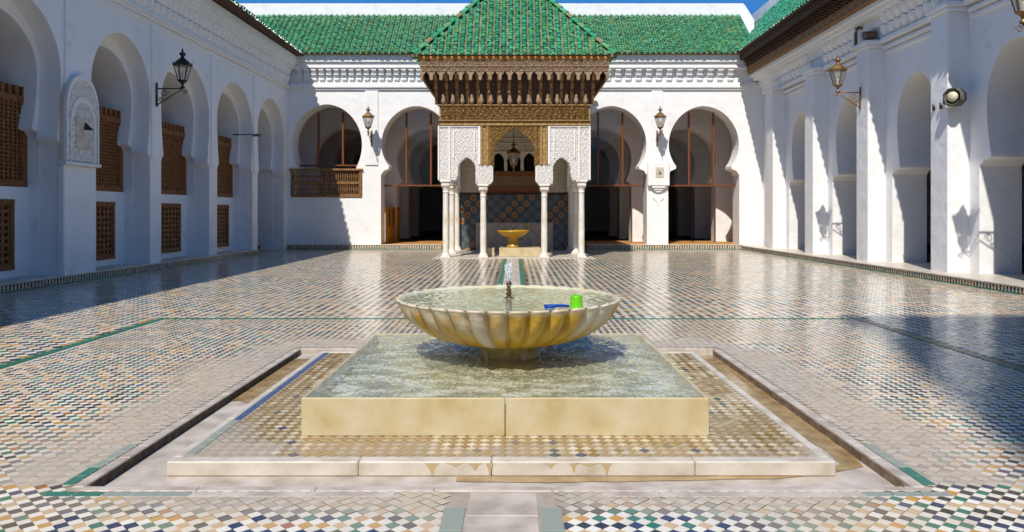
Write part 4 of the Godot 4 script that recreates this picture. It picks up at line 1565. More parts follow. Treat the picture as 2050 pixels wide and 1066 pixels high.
# ---------------------------------------------------------------- right arcade
func make_right() -> void:
	var at := Vector3(10.0, 0, 0)
	var t := thing("right_arcade", "white arcade of square pillars half lit by the sun under a dark timber eave", "building", at, -PI / 2)
	var W: Material = M.plaster
	var far := [14.1, 18.0, 21.9, 25.8, 29.7]
	var s := begin()
	var ars := []
	var mids := []
	for d in [31.44 + 0.2, 27.39, 23.49, 19.59, 15.69, 11.8]:
		if d < 31.0:
			ars.append(horseshoe(-d, 0.0, 1.22, 2.6, 0.8, 2.86, 0.95, 3.98, 5.22))
			mids.append(d)
	arched(s, -31.7, -9.8, 0.0, 8.0, ars, -1.46, -0.5)
	put("wall", s, W, t)
	s = begin()
	box(s, Vector3(-9.8, 0, -1.46), Vector3(18, 8.0, -0.5))
	put("plain_wall", s, W, t)
	for d in far:
		var p := node("pillar", t, Vector3(-d, 0, 0))
		inst("shaft", boxm(Vector3(0, 0.0, -0.52), Vector3(0.72, 6.2, 0.0), 0.02), W, p)
		inst("capping", boxm(Vector3(-0.05, 6.201, -0.55), Vector3(0.77, 6.3, 0.05), 0.02), W, p)
		inst("capping", boxm(Vector3(-0.1, 6.301, -0.55), Vector3(0.82, 6.42, 0.1), 0.02), W, p)
	# mouldings and rounded corbel cups between the pillars
	var c1 := cup_bracket(0.17, 0.27)
	for k in far.size():
		var u0: float = -far[k] + 0.83
		var u1: float = (-far[k - 1] if k else -10.2) - 0.11
		band(t, "moulding", u0, u1, 6.0, 6.1, -0.55, -0.44, W)
		band(t, "moulding", u0, u1, 6.14, 6.24, -0.55, -0.38, W)
		band(t, "moulding", u0, u1, 6.32, 6.45, -0.55, -0.28, W)
		var n := 8
		for q in n:
			inst("cup_bracket", c1, W, t, Transform3D(Basis(), Vector3(lerpf(u0 + 0.2, u1 - 0.2, q / (n - 1.0)), 6.5, -0.38)))
			if q < n - 1:
				inst("cup_bracket", c1, W, t, Transform3D(Basis(), Vector3(lerpf(u0 + 0.2, u1 - 0.2, (q + 0.5) / (n - 1.0)), 6.8, -0.26)))
	s = begin()
	box(s, Vector3(-31.6, 6.5, -0.55), Vector3(-9.8, 6.8, -0.37))
	box(s, Vector3(-31.6, 6.8, -0.55), Vector3(-9.8, 7.08, -0.25))
	put("cornice_backing", s, W, t)
	band(t, "moulding", -31.6, -9.8, 7.081, 7.2, -0.55, 0.0, W)
	band(t, "moulding", -31.6, -9.8, 7.201, 7.35, -0.55, 0.12, W)
	# timber eave
	var ev := node("eave", t)
	band(ev, "lower_beam", -31.3, 18, 7.352, 7.64, -0.55, 0.28, M.oldwood)
	band(ev, "fascia", -31.2, 18, 7.92, 8.16, -0.55, 0.62, M.darkwood)
	band(ev, "back_board", -31.3, 18, 7.642, 7.918, -0.55, 0.26, M.darkwood)
	var br := stepped_bracket(0.11, 0.27, 0.3)
	var u := -31.1
	while u < -12.5:
		inst("eave_bracket", br, M.darkwood, ev, Transform3D(Basis(Vector3.UP, -PI / 2), Vector3(u, 7.645, 0.26)))
		u += 0.24
	# roof
	var roof := node("roof", t)
	var o := Vector3(0, 8.2, 0.7)
	var up := Vector3(0, 2.35, -2.05)
	s = begin()
	quad(s, Vector3(-36, o.y + up.y, o.z + up.z), Vector3(18, o.y + up.y, o.z + up.z), Vector3(18, o.y, o.z), Vector3(-36, o.y, o.z))
	put("roof_deck", s, M.pan, roof)
	inst("eave_board", boxm(Vector3(-31.2, o.y - 0.03, -1.4), Vector3(18, o.y - 0.005, o.z + 0.085), 0.004), M.darkwood, roof)
	roof_tiles(roof, slope(o, Vector3.RIGHT, up), -35.5, -14.0, up.length(), 0.236, 0.15, 4, func(x, r): return x > -31.1 - r * 0.72, 73)
	s = begin()
	box(s, Vector3(-36.5, 9.0, -1.8), Vector3(18, 11.0, -1.34))
	put("parapet", s, W, t)
	# hall behind
	s = begin()
	box(s, Vector3(-33, -0.1, -15.0), Vector3(-9.8, 0.165, -0.53))
	put("hall_floor", s, M.carpet, t)
	s = begin()
	box(s, Vector3(-33, 6.6, -15.0), Vector3(-9.8, 6.8, -1.47))
	put("hall_ceiling", s, M.darkwood, t)
	s = begin()
	box(s, Vector3(-33, 0, -15.3), Vector3(-9.8, 7, -15.0))
	box(s, Vector3(-9.8, 0, -15.3), Vector3(-9.5, 7, -1.47))
	box(s, Vector3(-33.3, 0, -15.3), Vector3(-33, 7, -1.0))
	put("hall_wall", s, W, t)
	kerb("kerb_003", "low tiled step with a white marble top along the sunlit pillars", at, -PI / 2, -31.4, -9.8, 0.17, -1.47, 0.46)
	lantern("wall_lantern", "brass wall lantern on the pillar nearer the middle of the sunlit arcade", Vector3(9.995, 5.02, -21.62), -PI / 2, 0.66, true)
	lantern("wall_lantern", "brass wall lantern past the loudspeaker, over the arch at the end of the sunlit arcade", Vector3(9.995, 5.02, -13.75), -PI / 2, 0.66, true)
	lantern("wall_lantern", "brass wall lantern between the balustrade arch and the pavilion", Vector3(bu(744), 4.85, -BD + 0.05), 0.0, 0.72, true)
	lantern("wall_lantern", "brass wall lantern above the sundial block", Vector3(bu(1315), 4.85, -BD + 0.05), 0.0, 0.72, true)
	# loudspeaker on the near pillar
	var sp := thing("loudspeaker", "grey hooded horn loudspeaker fixed to a sunlit pillar", "loudspeaker", Vector3(10.2, 4.18, -17.27))
	sp.rotation.y = -0.95
	s = begin()
	var pr := [Vector2(0.2, 0.0), Vector2(0.215, 0.02), Vector2(0.22, 0.26), Vector2(0.17, 0.38), Vector2(0.06, 0.4), Vector2(0.0, 0.4)]
	s.set_smooth_group(0)
	lathe(s, pr, 8)
	put("hood", s, M.speaker_grey, sp, Transform3D(Basis(Vector3.RIGHT, -PI / 2) * Basis(Vector3.UP, PI / 8), Vector3(0.08, 0, 0.42)))
	s = begin()
	s.set_smooth_group(0)
	lathe(s, [Vector2(0.185, 0.0), Vector2(0.12, 0.1), Vector2(0.07, 0.2), Vector2(0.05, 0.22)], 20)
	put("throat", s, M.speaker_grey, sp, Transform3D(Basis(Vector3.RIGHT, -PI / 2), Vector3(0.08, 0, 0.4)))
	s = begin()
	s.set_smooth_group(0)
	lathe(s, [Vector2(0.0, -0.02), Vector2(0.11, -0.015), Vector2(0.12, 0.03), Vector2(0.08, 0.12), Vector2(0.04, 0.16), Vector2(0.0, 0.17)], 18)
	put("horn_cone", s, M.cream, sp, Transform3D(Basis(Vector3.RIGHT, -PI / 2), Vector3(0.08, 0, 0.4)))
	s = begin()
	s.set_smooth_group(0)
	tube(s, [Vector3(-0.08, 0.16, 0.02), Vector3(-0.14, 0.1, 0.2), Vector3(-0.14, -0.12, 0.34), Vector3(-0.05, -0.22, 0.38), Vector3(0.1, -0.22, 0.36)], 0.025, 8)
	put("bracket", s, M.cream, sp)
	# two small clips on the same pillar and a floodlight on the next pillar's cap
	for k in 2:
		var c := thing("wall_clip", "small metal cable clip on the narrow face of the pillar with the loudspeaker", "clip", Vector3(9.985, 4.02, -17.8 + k * 0.3), 0.0, "clips on the loudspeaker pillar")
		inst("hook", boxm(Vector3(-0.05, -0.05, -0.02), Vector3(0.013, 0.05, 0.02), 0.008), M.iron, c)
		inst("stem", boxm(Vector3(-0.05, 0.051, -0.012), Vector3(-0.02, 0.1, 0.012), 0.004), M.iron, c)
	var fl := thing("floodlight", "small brown floodlight box resting on top of a pillar beside a bent pipe", "floodlight", Vector3(10.12, 6.42, -21.4))
	inst("housing", boxm(Vector3(-0.13, 0.09, -0.12), Vector3(0.2, 0.26, 0.12), 0.02), mat(Color(0.46, 0.36, 0.27), 0.5), fl)
	inst("visor", boxm(Vector3(-0.17, 0.262, -0.13), Vector3(0.2, 0.285, 0.13), 0.008), M.oldwood, fl)
	for z in [-0.08, 0.08]:
		inst("foot", boxm(Vector3(-0.02, 0.0, z - 0.015), Vector3(0.02, 0.089, z + 0.015), 0.004), M.iron, fl)
	var pi := thing("bent_pipe", "grey bent pipe standing up beside the floodlight on a pillar top", "pipe", Vector3(10.05, 6.42, -22.05))
	s = begin()
	s.set_smooth_group(0)
	tube(s, [Vector3(0, 0, 0), Vector3(0, 0.42, 0), Vector3(0.02, 0.52, 0), Vector3(0.09, 0.58, 0), Vector3(0.18, 0.56, 0)], 0.05, 8)
	put("pipe", s, M.speaker_grey, pi)
	inst("flange", boxm(Vector3(-0.09, 0.0, -0.09), Vector3(0.09, 0.03, 0.09), 0.008), M.speaker_grey, pi)

# ---------------------------------------------------------------- lanterns
var lantern_src := {}
func lantern(called: String, label: String, at: Vector3, turn: float, arm: float, brass: bool) -> void:
	var key := "%s %.2f" % [brass, arm]
	if lantern_src.has(key):
		dup(lantern_src[key], at, turn, label)
		return
	var o := thing(called, label, "lantern", at, turn, "wall lanterns")
	lantern_src[key] = o
	var m: Material = M.brass if brass else M.iron
	inst("wall_plate", boxm(Vector3(-0.03, -0.5, 0.0), Vector3(0.03, 0.16, 0.03), 0.008), m, o)
	var s := begin()
	s.set_smooth_group(0)
	tube(s, [Vector3(0, 0, 0.03), Vector3(0, 0, arm)], 0.018, 8)
	tube(s, [Vector3(0, -0.44, 0.03), Vector3(0, -0.3, arm * 0.35), Vector3(0, -0.12, arm * 0.75), Vector3(0, -0.02, arm)], 0.014, 7)
	put("arm", s, m, o)
	for q in [[arm * 0.3, -0.13, 0.1], [arm * 0.16, -0.3, 0.07], [arm + 0.06, -0.1, 0.07]]:
		s = begin()
		s.set_smooth_group(0)
		var pts := []
		for k in 18:
			var a := k * 0.45
			var r: float = q[2] * (1.0 - k / 24.0)
			pts.append(Vector3(0, q[1] + sin(a) * r, q[0] + cos(a) * r))
		tube(s, pts, 0.011, 6)
		put("scroll", s, m, o)
	lantern_head(o, Vector3(0, 0.02, arm), m)

func lantern_head(o: Node3D, at: Vector3, m: Material) -> void:
	var k8 := 0.87
	var hb := Basis().scaled(Vector3.ONE * k8)
	var s := begin()
	s.set_smooth_group(0)
	lathe(s, [Vector2(0.05, -0.02), Vector2(0.07, 0.02), Vector2(0.03, 0.05), Vector2(0.035, 0.12), Vector2(0.09, 0.17), Vector2(0.13, 0.2), Vector2(0.15, 0.215), Vector2(0.145, 0.235), Vector2(0.0, 0.235)], 12)
	put("base", s, m, o, Transform3D(hb, at))
	for k in 6:
		var a := TAU * k / 6
		var b := TAU * (k + 1) / 6
		var p := at + Vector3(cos(a) * 0.13, 0.236, sin(a) * 0.13) * k8
		var q := at + Vector3(cos(a) * 0.25, 0.68, sin(a) * 0.25) * k8
		var p2 := at + Vector3(cos(b) * 0.13, 0.236, sin(b) * 0.13) * k8
		var q2 := at + Vector3(cos(b) * 0.25, 0.68, sin(b) * 0.25) * k8
		s = begin()
		tube(s, [p, q], 0.014, 6)
		put("cage_bar", s, m, o)
		s = begin()
		quad(s, p, q, q2, p2)
		put("pane", s, M.dustglass, o)
		s = begin()
		s.set_smooth_group(0)
		lathe(s, [Vector2(0.028, 0.0), Vector2(0.03, 0.02), Vector2(0.012, 0.05), Vector2(0.018, 0.08), Vector2(0.0, 0.12)], 7)
		put("corner_knob", s, m, o, Transform3D(hb, at + Vector3(cos(a) * 0.27, 0.7, sin(a) * 0.27) * k8))
	s = begin()
	lathe(s, [Vector2(0.0, 0.675), Vector2(0.27, 0.68), Vector2(0.285, 0.7), Vector2(0.285, 0.735), Vector2(0.25, 0.755), Vector2(0.19, 0.83), Vector2(0.13, 0.885), Vector2(0.1, 0.9), Vector2(0.1, 0.915), Vector2(0.0, 0.918)], 6)
	put("cap", s, m, o, Transform3D(hb, at))
	s = begin()
	s.set_smooth_group(0)
	lathe(s, [Vector2(0.07, 0.91), Vector2(0.055, 0.95), Vector2(0.05, 1.0), Vector2(0.09, 1.02), Vector2(0.1, 1.06), Vector2(0.07, 1.1), Vector2(0.03, 1.12), Vector2(0.025, 1.15), Vector2(0.04, 1.18), Vector2(0.015, 1.21), Vector2(0.0, 1.26)], 10)
	put("finial", s, m, o, Transform3D(hb, at))
	s = begin()
	s.set_smooth_group(0)
	lathe(s, [Vector2(0.02, 0.236), Vector2(0.025, 0.33), Vector2(0.04, 0.38), Vector2(0.045, 0.46), Vector2(0.0, 0.52)], 10)
	put("bulb", s, M.cream, o, Transform3D(hb, at))

# ---------------------------------------------------------------- pavilion
const PD := 25.4
const PK := PD / 1500.0
func pu(px: float) -> float: return (px - 1030.0) * PK
func py_(y: float) -> float: return 1.55 + (426.0 - y) * PK

# a lobed, pointed arch edge from (u0, y0) up to the apex and down to (u1, y0), as points from u0 to u1
func lobed(u0: float, u1: float, y0: float, ys: float, ya: float, lobes: int, bite: float, keen := 1.9) -> Array:
	var half := []
	var c := (u0 + u1) / 2
	var hw := (u1 - u0) / 2
	for i in lobes:
		for k in 4:
			var f := (i + k / 4.0) / lobes
			var g := sin(PI / 2 * f)
			var x := hw * (1.0 - pow(g, keen))
			var y := ys + (ya - ys) * g
			var n := Vector2(0.8, 0.6)
			var b := sin(PI * k / 4.0) * bite
			half.append(Vector2(x, y) + n * b)
	var out := [Vector2(u0, y0), Vector2(u0, ys)]
	for p in half.slice(1):
		out.append(Vector2(c - p.x, p.y))
	out.append(Vector2(c, ya))
	var back := half.slice(1)
	back.reverse()
	for p in back:
		out.append(Vector2(c + p.x, p.y))
	out.append(Vector2(u1, ys))
	out.append(Vector2(u1, y0))
	return out

func marble_column(t: Node3D, at: Vector3, top: float, m: Material) -> void:
	var c := node("column", t, at)
	inst("plinth", boxm(Vector3(-0.17, 0.0, -0.17), Vector3(0.17, 0.05, 0.17), 0.012), m, c)
	var s := begin()
	s.set_smooth_group(0)
	lathe(s, [Vector2(0.0, 0.051), Vector2(0.16, 0.051), Vector2(0.165, 0.07), Vector2(0.15, 0.1), Vector2(0.125, 0.11), Vector2(0.135, 0.13), Vector2(0.125, 0.15), Vector2(0.108, 0.16)], 24)
	put("base", s, m, c)
	s = begin()
	s.set_smooth_group(0)
	lathe(s, [Vector2(0.105, 0.16), Vector2(0.104, 0.8), Vector2(0.1, 1.5), Vector2(0.094, top - 0.43)], 28)
	put("shaft", s, m, c)
	s = begin()
	s.set_smooth_group(0)
	lathe(s, [Vector2(0.094, top - 0.43), Vector2(0.11, top - 0.42), Vector2(0.11, top - 0.4), Vector2(0.098, top - 0.39), Vector2(0.1, top - 0.33), Vector2(0.115, top - 0.27), Vector2(0.15, top - 0.215), Vector2(0.17, top - 0.2)], 24)
	put("capital", s, m, c)
	inst("capital_block", boxm(Vector3(-0.15, top - 0.21, -0.15), Vector3(0.15, top - 0.08, 0.15), 0.02), m, c)
	inst("abacus", boxm(Vector3(-0.19, top - 0.079, -0.19), Vector3(0.19, top - 0.001, 0.19), 0.02), m, c)

func make_pavilion() -> void:
	var t := thing("pavilion", "carved wood and stucco pavilion on slim marble columns with a green pyramid roof", "pavilion", Vector3(0, 0, -PD))
	# marble floor, slab by slab
	var u := -2.75
	while u < 2.68:
		inst("floor_slab", boxm(Vector3(u + 0.002, -0.02, -0.9), Vector3(minf(u + 0.92, 2.72) - 0.002, 0.022, 0.27), 0.006), M.marble, t)
		inst("floor_slab", boxm(Vector3(u + 0.002, -0.02, -5.9), Vector3(minf(u + 0.92, 2.72) - 0.002, 0.022, -0.904), 0.006), M.marble, t)
		u += 0.92
	var outer_top := py_(361)
	var inner_top := py_(369)
	for x in [-2.33, 2.27]:
		marble_column(t, Vector3(x, 0.022, 0.0), outer_top - 0.022, M.colmarble)
		marble_column(t, Vector3(x, 0.022, -2.5), outer_top - 0.022, M.colmarble)
		marble_column(t, Vector3(x, 0.022, -5.0), outer_top - 0.022, M.colmarble)
	for x in [-1.06, 1.01]:
		marble_column(t, Vector3(x, 0.022, 0.0), inner_top - 0.022, M.colmarble)
	# carved stucco spandrels of the front
	var mid := 1029.5
	for side in [-1, 1]:
		var fx := func(px: float) -> float: return pu(mid + (px - mid) * (1 if side < 0 else -1))
		var poly := PackedVector2Array()
		for p in [[877.5, 361], [877.5, 253], [962.5, 253], [962.5, 332], [987, 332], [987, 362], [982, 369], [953, 369]]:
			poly.append(Vector2(fx.call(p[0]), py_(p[1])))
		var lo: float = minf(fx.call(918), fx.call(952))
		var hi: float = maxf(fx.call(918), fx.call(952))
		var arc := lobed(lo, hi, py_(365), py_(345), py_(316), 6, 0.022, 3.2)
		if side < 0:
			arc.reverse()
		arc = arc.slice(1, arc.size() - 1)
		var edge := PackedVector2Array(poly)
		for p in arc:
			edge.append(p)
		edge.append(Vector2(fx.call(914), py_(361)))
		var s := begin()
		extrude(s, edge, -0.3, 0.14)
		put("stucco_spandrel", s, M.stucco, t)
		s = begin()
		relief(s, minf(fx.call(880), fx.call(985)), maxf(fx.call(880), fx.call(985)), py_(367), py_(255.5), 0.152, 0.032, 0.015, 0.075, edge)
		put("stucco_carving", s, M.stucco, t)
		# raised frame lines round the carved panels
		for q in [[877.5, 880.5, 253, 361], [899, 902, 253, 361], [908, 910.5, 262, 318], [949, 951.5, 262, 318], [958, 962.3, 253, 330]]:
			var a: float = minf(fx.call(q[0]), fx.call(q[1]))
			var b: float = maxf(fx.call(q[0]), fx.call(q[1]))
			inst("stucco_moulding", boxm(Vector3(a, py_(q[3]), 0.141), Vector3(b, py_(q[2]), 0.2), 0.008), M.stucco, t)
		inst("stucco_moulding", boxm(Vector3(minf(fx.call(880.6), fx.call(957.9)), py_(256), 0.141), Vector3(maxf(fx.call(880.6), fx.call(957.9)), py_(253), 0.197), 0.008), M.stucco, t)
	# carved timber: frieze and the arch between the inner columns
	var wp := PackedVector2Array()
	for p in [[1180.5, 211], [880.5, 211], [880.5, 252.9], [963, 252.9], [963, 331.5]]:
		wp.append(Vector2(pu(p[0]), py_(p[1])))
	for p in lobed(pu(989), pu(1070), py_(331.5), py_(306), py_(256), 9, 0.022):
		wp.append(p)
	for p in [[1096, 331.5], [1096, 252.9], [1180.5, 252.9]]:
		wp.append(Vector2(pu(p[0]), py_(p[1])))
	var s := begin()
	extrude(s, wp, -0.28, 0.16)
	put("timber_front", s, M.goldwood, t)
	s = begin()
	relief(s, pu(884), pu(1177), py_(240.5), py_(216), 0.19, 0.06, 0.016, 0.1)
	put("frieze_carving", s, M.goldwood, t)
	s = begin()
	relief(s, pu(980), pu(1079), py_(330), py_(255), 0.178, 0.045, 0.016, 0.075, wp)
	put("arch_carving", s, M.goldwood, t)
	for q in [[880.5, 1180.5, 213.5, 211], [880.5, 1180.5, 244, 241.5], [880.5, 1180.5, 253, 250]]:
		inst("frieze_moulding", boxm(Vector3(pu(q[0]) - 0.03, py_(q[2]), 0.161), Vector3(pu(q[1]) + 0.03, py_(q[3]), 0.225), 0.01), M.goldwood, t)
	for q in [[963.5, 967], [974, 978.5], [1081, 1085.5], [1092, 1095.5]]:
		inst("arch_moulding", boxm(Vector3(pu(q[0]), py_(331), 0.161), Vector3(pu(q[1]), py_(254), 0.215), 0.01), M.goldwood, t)
	# projecting timber brackets: sloping arms that carry the carved cornice
	var ov := 0.62
	var y_low := py_(211)
	var cd := 0.16 + ov
	var ck := (PD - cd) / 1500.0
	var y_top := 1.55 + (426.0 - 146.0) * ck
	s = begin()
	var hwf := pu(1180.5) - 0.02
	# dark boarding behind the brackets
	quad(s, Vector3(-3.0, y_top + 0.25, 0.5), Vector3(3.0, y_top + 0.25, 0.5), Vector3(hwf, y_low, 0.12), Vector3(-hwf, y_low, 0.12))
	quad(s, Vector3(-3.0, y_top + 0.25, -5.0), Vector3(-3.0, y_top + 0.25, 0.5), Vector3(-hwf, y_low, 0.12), Vector3(-hwf, y_low, -5.0))
	quad(s, Vector3(3.0, y_top + 0.25, 0.5), Vector3(3.0, y_top + 0.25, -5.0), Vector3(hwf, y_low, -5.0), Vector3(hwf, y_low, 0.12))
	put("bracket_boarding", s, M.darkwood, t)
	var bh := y_top - y_low
	s = begin()
	var pr := PackedVector2Array()
	for p in [[0.0, 0.0], [0.12, 0.03], [0.13, 0.22], [0.2, 0.34], [0.3, 0.4], [0.3, 0.52], [0.44, 0.6], [0.5, 0.72], [0.5, 0.8], [0.72, 0.86], [0.9, 0.95], [0.9, 1.15], [0.0, 1.15]]:
		pr.append(Vector2(p[0] * ov, p[1] * bh))
	extrude(s, pr, -0.055, 0.055)
	s.generate_normals()
	var arm := s.commit()
	s = begin()
	s.set_smooth_group(0)
	lathe(s, [Vector2(0.03, 0.0), Vector2(0.075, 0.06), Vector2(0.08, 0.14), Vector2(0.05, 0.2), Vector2(0.06, 0.28), Vector2(0.03, 0.36), Vector2(0.0, 0.4)], 8)
	s.generate_normals()
	var boss := s.commit()
	for k in 16:
		var x := lerpf(pu(889), pu(1171), k / 15.0)
		var arm_t := Transform3D(Basis(Vector3.UP, -PI / 2), Vector3(x * 1.1, y_low, 0.16))
		var b := node("bracket", t)
		inst("arm", arm, M.oldwood, b, arm_t)
		inst("boss", boss, M.greywood, b, Transform3D(Basis(), Vector3(x, y_low + 0.01, 0.22)))
	for side in [-1, 1]:
		for k in 12:
			var b := node("bracket", t)
			inst("arm", arm, M.darkwood, b, Transform3D(Basis(Vector3.UP, PI if side < 0 else 0.0), Vector3(side * (hwf - 0.02), y_low, 0.0 - k * 0.42)))
	# carved cornice with a scalloped lower edge
	var cu := func(px: float) -> float: return (px - 1030.0) * ck
	var cy := func(y: float) -> float: return 1.55 + (426.0 - y) * ck
	var cw: float = cu.call(1219.5)
	var cl: float = cu.call(841.0)
	var cp := PackedVector2Array()
	cp.append(Vector2(cl, cy.call(118)))
	cp.append(Vector2(cl, cy.call(158)))
	var nsc := 19
	for k in nsc:
		var xc := lerpf(cl + 0.2, cw - 0.2, k / (nsc - 1.0))
		var half := (cw - cl - 0.4) / (nsc - 1.0) * 0.33
		for q in [[-1.0, 158.0], [-1.0, 151.5], [-0.75, 148.5], [-0.4, 146.5], [-0.25, 144.0], [0.0, 142.5], [0.25, 144.0], [0.4, 146.5], [0.75, 148.5], [1.0, 151.5], [1.0, 158.0]]:
			cp.append(Vector2(xc + q[0] * half, cy.call(q[1])))
	cp.append(Vector2(cw, cy.call(158)))
	cp.append(Vector2(cw, cy.call(118)))
	s = begin()
	extrude(s, cp, cd - 0.08, cd)
	put("cornice", s, M.greywood, t)
	s = begin()
	relief(s, cl + 0.04, cw - 0.04, cy.call(143), cy.call(120), cd + 0.008, 0.035, 0.018, 0.11, cp)
	put("cornice_carving", s, M.greywood, t)
	inst("cornice_moulding", boxm(Vector3(cl - 0.02, cy.call(121), cd - 0.1), Vector3(cw + 0.02, cy.call(118.2), cd + 0.035), 0.012), M.goldwood, t)
	inst("cornice_board", boxm(Vector3(cl, cy.call(118), cd - 0.1), Vector3(cw, cy.call(112.5), cd - 0.002), 0.004), M.goldwood, t)
	inst("cornice_moulding", boxm(Vector3(cl - 0.01, cy.call(133.5), cd), Vector3(cw + 0.01, cy.call(131.5), cd + 0.04), 0.008), M.greywood, t)
	for k in nsc - 1:
		var xc := lerpf(cl + 0.2, cw - 0.2, (k + 0.5) / (nsc - 1.0))
		inst("pendant", boxm(Vector3(xc - 0.05, cy.call(160.5), cd - 0.06), Vector3(xc + 0.05, cy.call(155), cd + 0.02), 0.012), M.greywood, t)
	# side cornices
	for side in [-1, 1]:
		var x0: float = cl if side < 0 else cw - 0.08
		inst("side_cornice", boxm(Vector3(x0, cy.call(156), -5.2), Vector3(x0 + 0.08, cy.call(113), cd - 0.085), 0.01), M.greywood, t)
	s = begin()
	box(s, Vector3(cl + 0.09, y_top + 0.26, -5.9), Vector3(cw - 0.09, y_top + 0.32, cd - 0.09))
	put("soffit", s, M.darkwood, t)
	# pyramid roof
	var roof := node("roof", t)
	var ey: float = cy.call(111.0)
	var ez := cd + 0.07
	var rx := 3.24
	var xm := -0.01
	var apex := Vector3(xm, ey + 3.75, ez - rx)
	var e := [Vector3(xm - rx, ey, ez), Vector3(xm + rx, ey, ez), Vector3(xm + rx, ey, ez - 2 * rx), Vector3(xm - rx, ey, ez - 2 * rx)]
	s = begin()
	for k in 4:
		tri(s, apex, e[(k + 1) % 4], e[k])
	quad(s, e[0] + Vector3(0, -0.03, 0), e[1] + Vector3(0, -0.03, 0), e[2] + Vector3(0, -0.03, 0), e[3] + Vector3(0, -0.03, 0))
	put("roof_deck", s, M.pan, roof)
	inst("eave_board", boxm(Vector3(xm - rx + 0.05, ey - 0.12, ez - 0.06), Vector3(xm + rx - 0.05, ey - 0.031, ez - 0.01), 0.008), mat(Color(0.72, 0.47, 0.18), 0.6), roof)
	var sl_len := Vector2(rx, 3.75).length()
	for k in 3:
		var a: Vector3 = [e[0], e[1], e[3]][k]
		var b: Vector3 = [e[1], e[2], e[0]][k]
		var c := (a + b) / 2
		roof_tiles(roof, slope(c, b - a, apex - c), -rx + 0.03, rx - 0.03, sl_len - 0.1, 0.229, 0.13, 99 if k == 0 else 0, func(x, r): return absf(x) < (sl_len - r) / sl_len * rx - 0.08, 80 + k)
	# hip tiles up the four edges
	var hip := barrel(0.105, 0.42)
	for k in 4:
		var a: Vector3 = e[k]
		var L := a.distance_to(apex)
		var z := (a - apex).normalized()
		var yy := (Vector3.UP - z * z.y).normalized()
		var bs := Basis(yy.cross(z), yy, z)
		for q in int(L / 0.34):
			inst("hip_tile", hip, M.moss if q % 5 == 2 else M.greens[4] if q % 4 == 1 else M.greens[q % 3], roof, Transform3D(bs, a - z * ((q + 1) * 0.34) + yy * 0.05))
	for k in 2:
		s = begin()
		s.set_smooth_group(0)
		lathe(s, [Vector2(0.13, -0.1), Vector2(0.16, -0.02), Vector2(0.13, 0.08), Vector2(0.05, 0.14), Vector2(0.0, 0.15)], 10)
		put("corner_mortar", s, M.moss, roof, Transform3D(Basis(), e[k] + Vector3(0, 0.02, -0.05)))
	# side spandrels over the side columns
	for x in [-2.33, 2.27]:
		s = begin()
		var sp := PackedVector2Array()
		sp.append(Vector2(0.15, outer_top))
		for q in lobed(0.35, 2.15, outer_top, outer_top + 0.15, outer_top + 1.0, 9, 0.03, 2.6):
			sp.append(q)
		for q in lobed(2.85, 4.65, outer_top, outer_top + 0.15, outer_top + 1.0, 9, 0.03, 2.6):
			sp.append(q)
		sp.append(Vector2(5.0, outer_top))
		sp.append(Vector2(5.6, outer_top))
		sp.append(Vector2(5.6, y_low + 0.05))
		sp.append(Vector2(0.15, y_low + 0.05))
		extrude(s, sp, -0.14, 0.14)
		put("side_spandrel", s, M.stucco, t, Transform3D(Basis(Vector3.UP, PI / 2), Vector3(x, 0, -0.16)))
	# ceiling
	s = begin()
	box(s, Vector3(-2.4, y_low - 0.12, -5.8), Vector3(2.35, y_low - 0.02, -0.3))
	put("ceiling", s, M.darkwood, t)
	# back wall: dado of cut tile, timber lattice, stucco arches above
	var bz := -5.2
	var bk := (PD + 5.2) / 1500.0
	var qu := func(px: float) -> float: return (px - 1030.0) * bk
	var qy := func(y: float) -> float: return 1.55 + (426.0 - y) * bk
	inst("dado", boxm(Vector3(-2.75, 0.022, bz - 0.2), Vector3(2.7, qy.call(390), bz), 0.0), M.mosaic, t)
	inst("dado_frieze", boxm(Vector3(-2.75, qy.call(389.8), bz - 0.18), Vector3(2.7, qy.call(386), bz + 0.03), 0.01), M.darkwood, t)
	inst("backsplash", boxm(Vector3(qu.call(953), 0.022, bz + 0.001), Vector3(qu.call(1107), qy.call(446), bz + 0.07), 0.012), M.stone, t)
	var wl: float = qu.call(974)
	var wr: float = qu.call(1080)
	inst("timber_panel", boxm(Vector3(wl - 0.2, qy.call(385.8), bz - 0.15), Vector3(wr + 0.2, qy.call(374), bz + 0.04), 0.012), M.wood, t)
	inst("timber_panel", boxm(Vector3(wl, qy.call(354), bz - 0.15), Vector3(wr, qy.call(343), bz + 0.04), 0.012), M.wood, t)
	for k in 23:
		var x := lerpf(wl, wr, k / 22.0)
		inst("lattice_upright", boxm(Vector3(x - 0.024, qy.call(373.9), bz - 0.04), Vector3(x + 0.024, qy.call(354.1), bz), 0.005), M.greywood, t)
	for k in 5:
		var y: float = lerpf(qy.call(373.0), qy.call(355.0), k / 4.0)
		inst("lattice_bar", boxm(Vector3(wl, y - 0.024, bz - 0.034), Vector3(wr, y + 0.024, bz + 0.006), 0.005), M.greywood, t)
	s = begin()
	var bp := PackedVector2Array()
	bp.append(Vector2(-2.75, qy.call(386)))
	bp.append(Vector2(wl - 0.2, qy.call(386)))
	bp.append(Vector2(wl - 0.2, qy.call(344)))
	for q in [[986, 1009], [1015.5, 1042], [1048.5, 1071]]:
		for p in lobed(qu.call(q[0]), qu.call(q[1]), qy.call(344), qy.call(326), qy.call(306.5), 5, 0.025, 2.8):
			bp.append(p)
	bp.append(Vector2(wr + 0.2, qy.call(344)))
	bp.append(Vector2(wr + 0.2, qy.call(386)))
	bp.append(Vector2(2.7, qy.call(386)))
	bp.append(Vector2(2.7, y_low - 0.1))
	bp.append(Vector2(-2.75, y_low - 0.1))
	extrude(s, bp, bz - 0.2, bz)
	put("stucco_arcade", s, M.stucco_dark, t)
	s = begin()
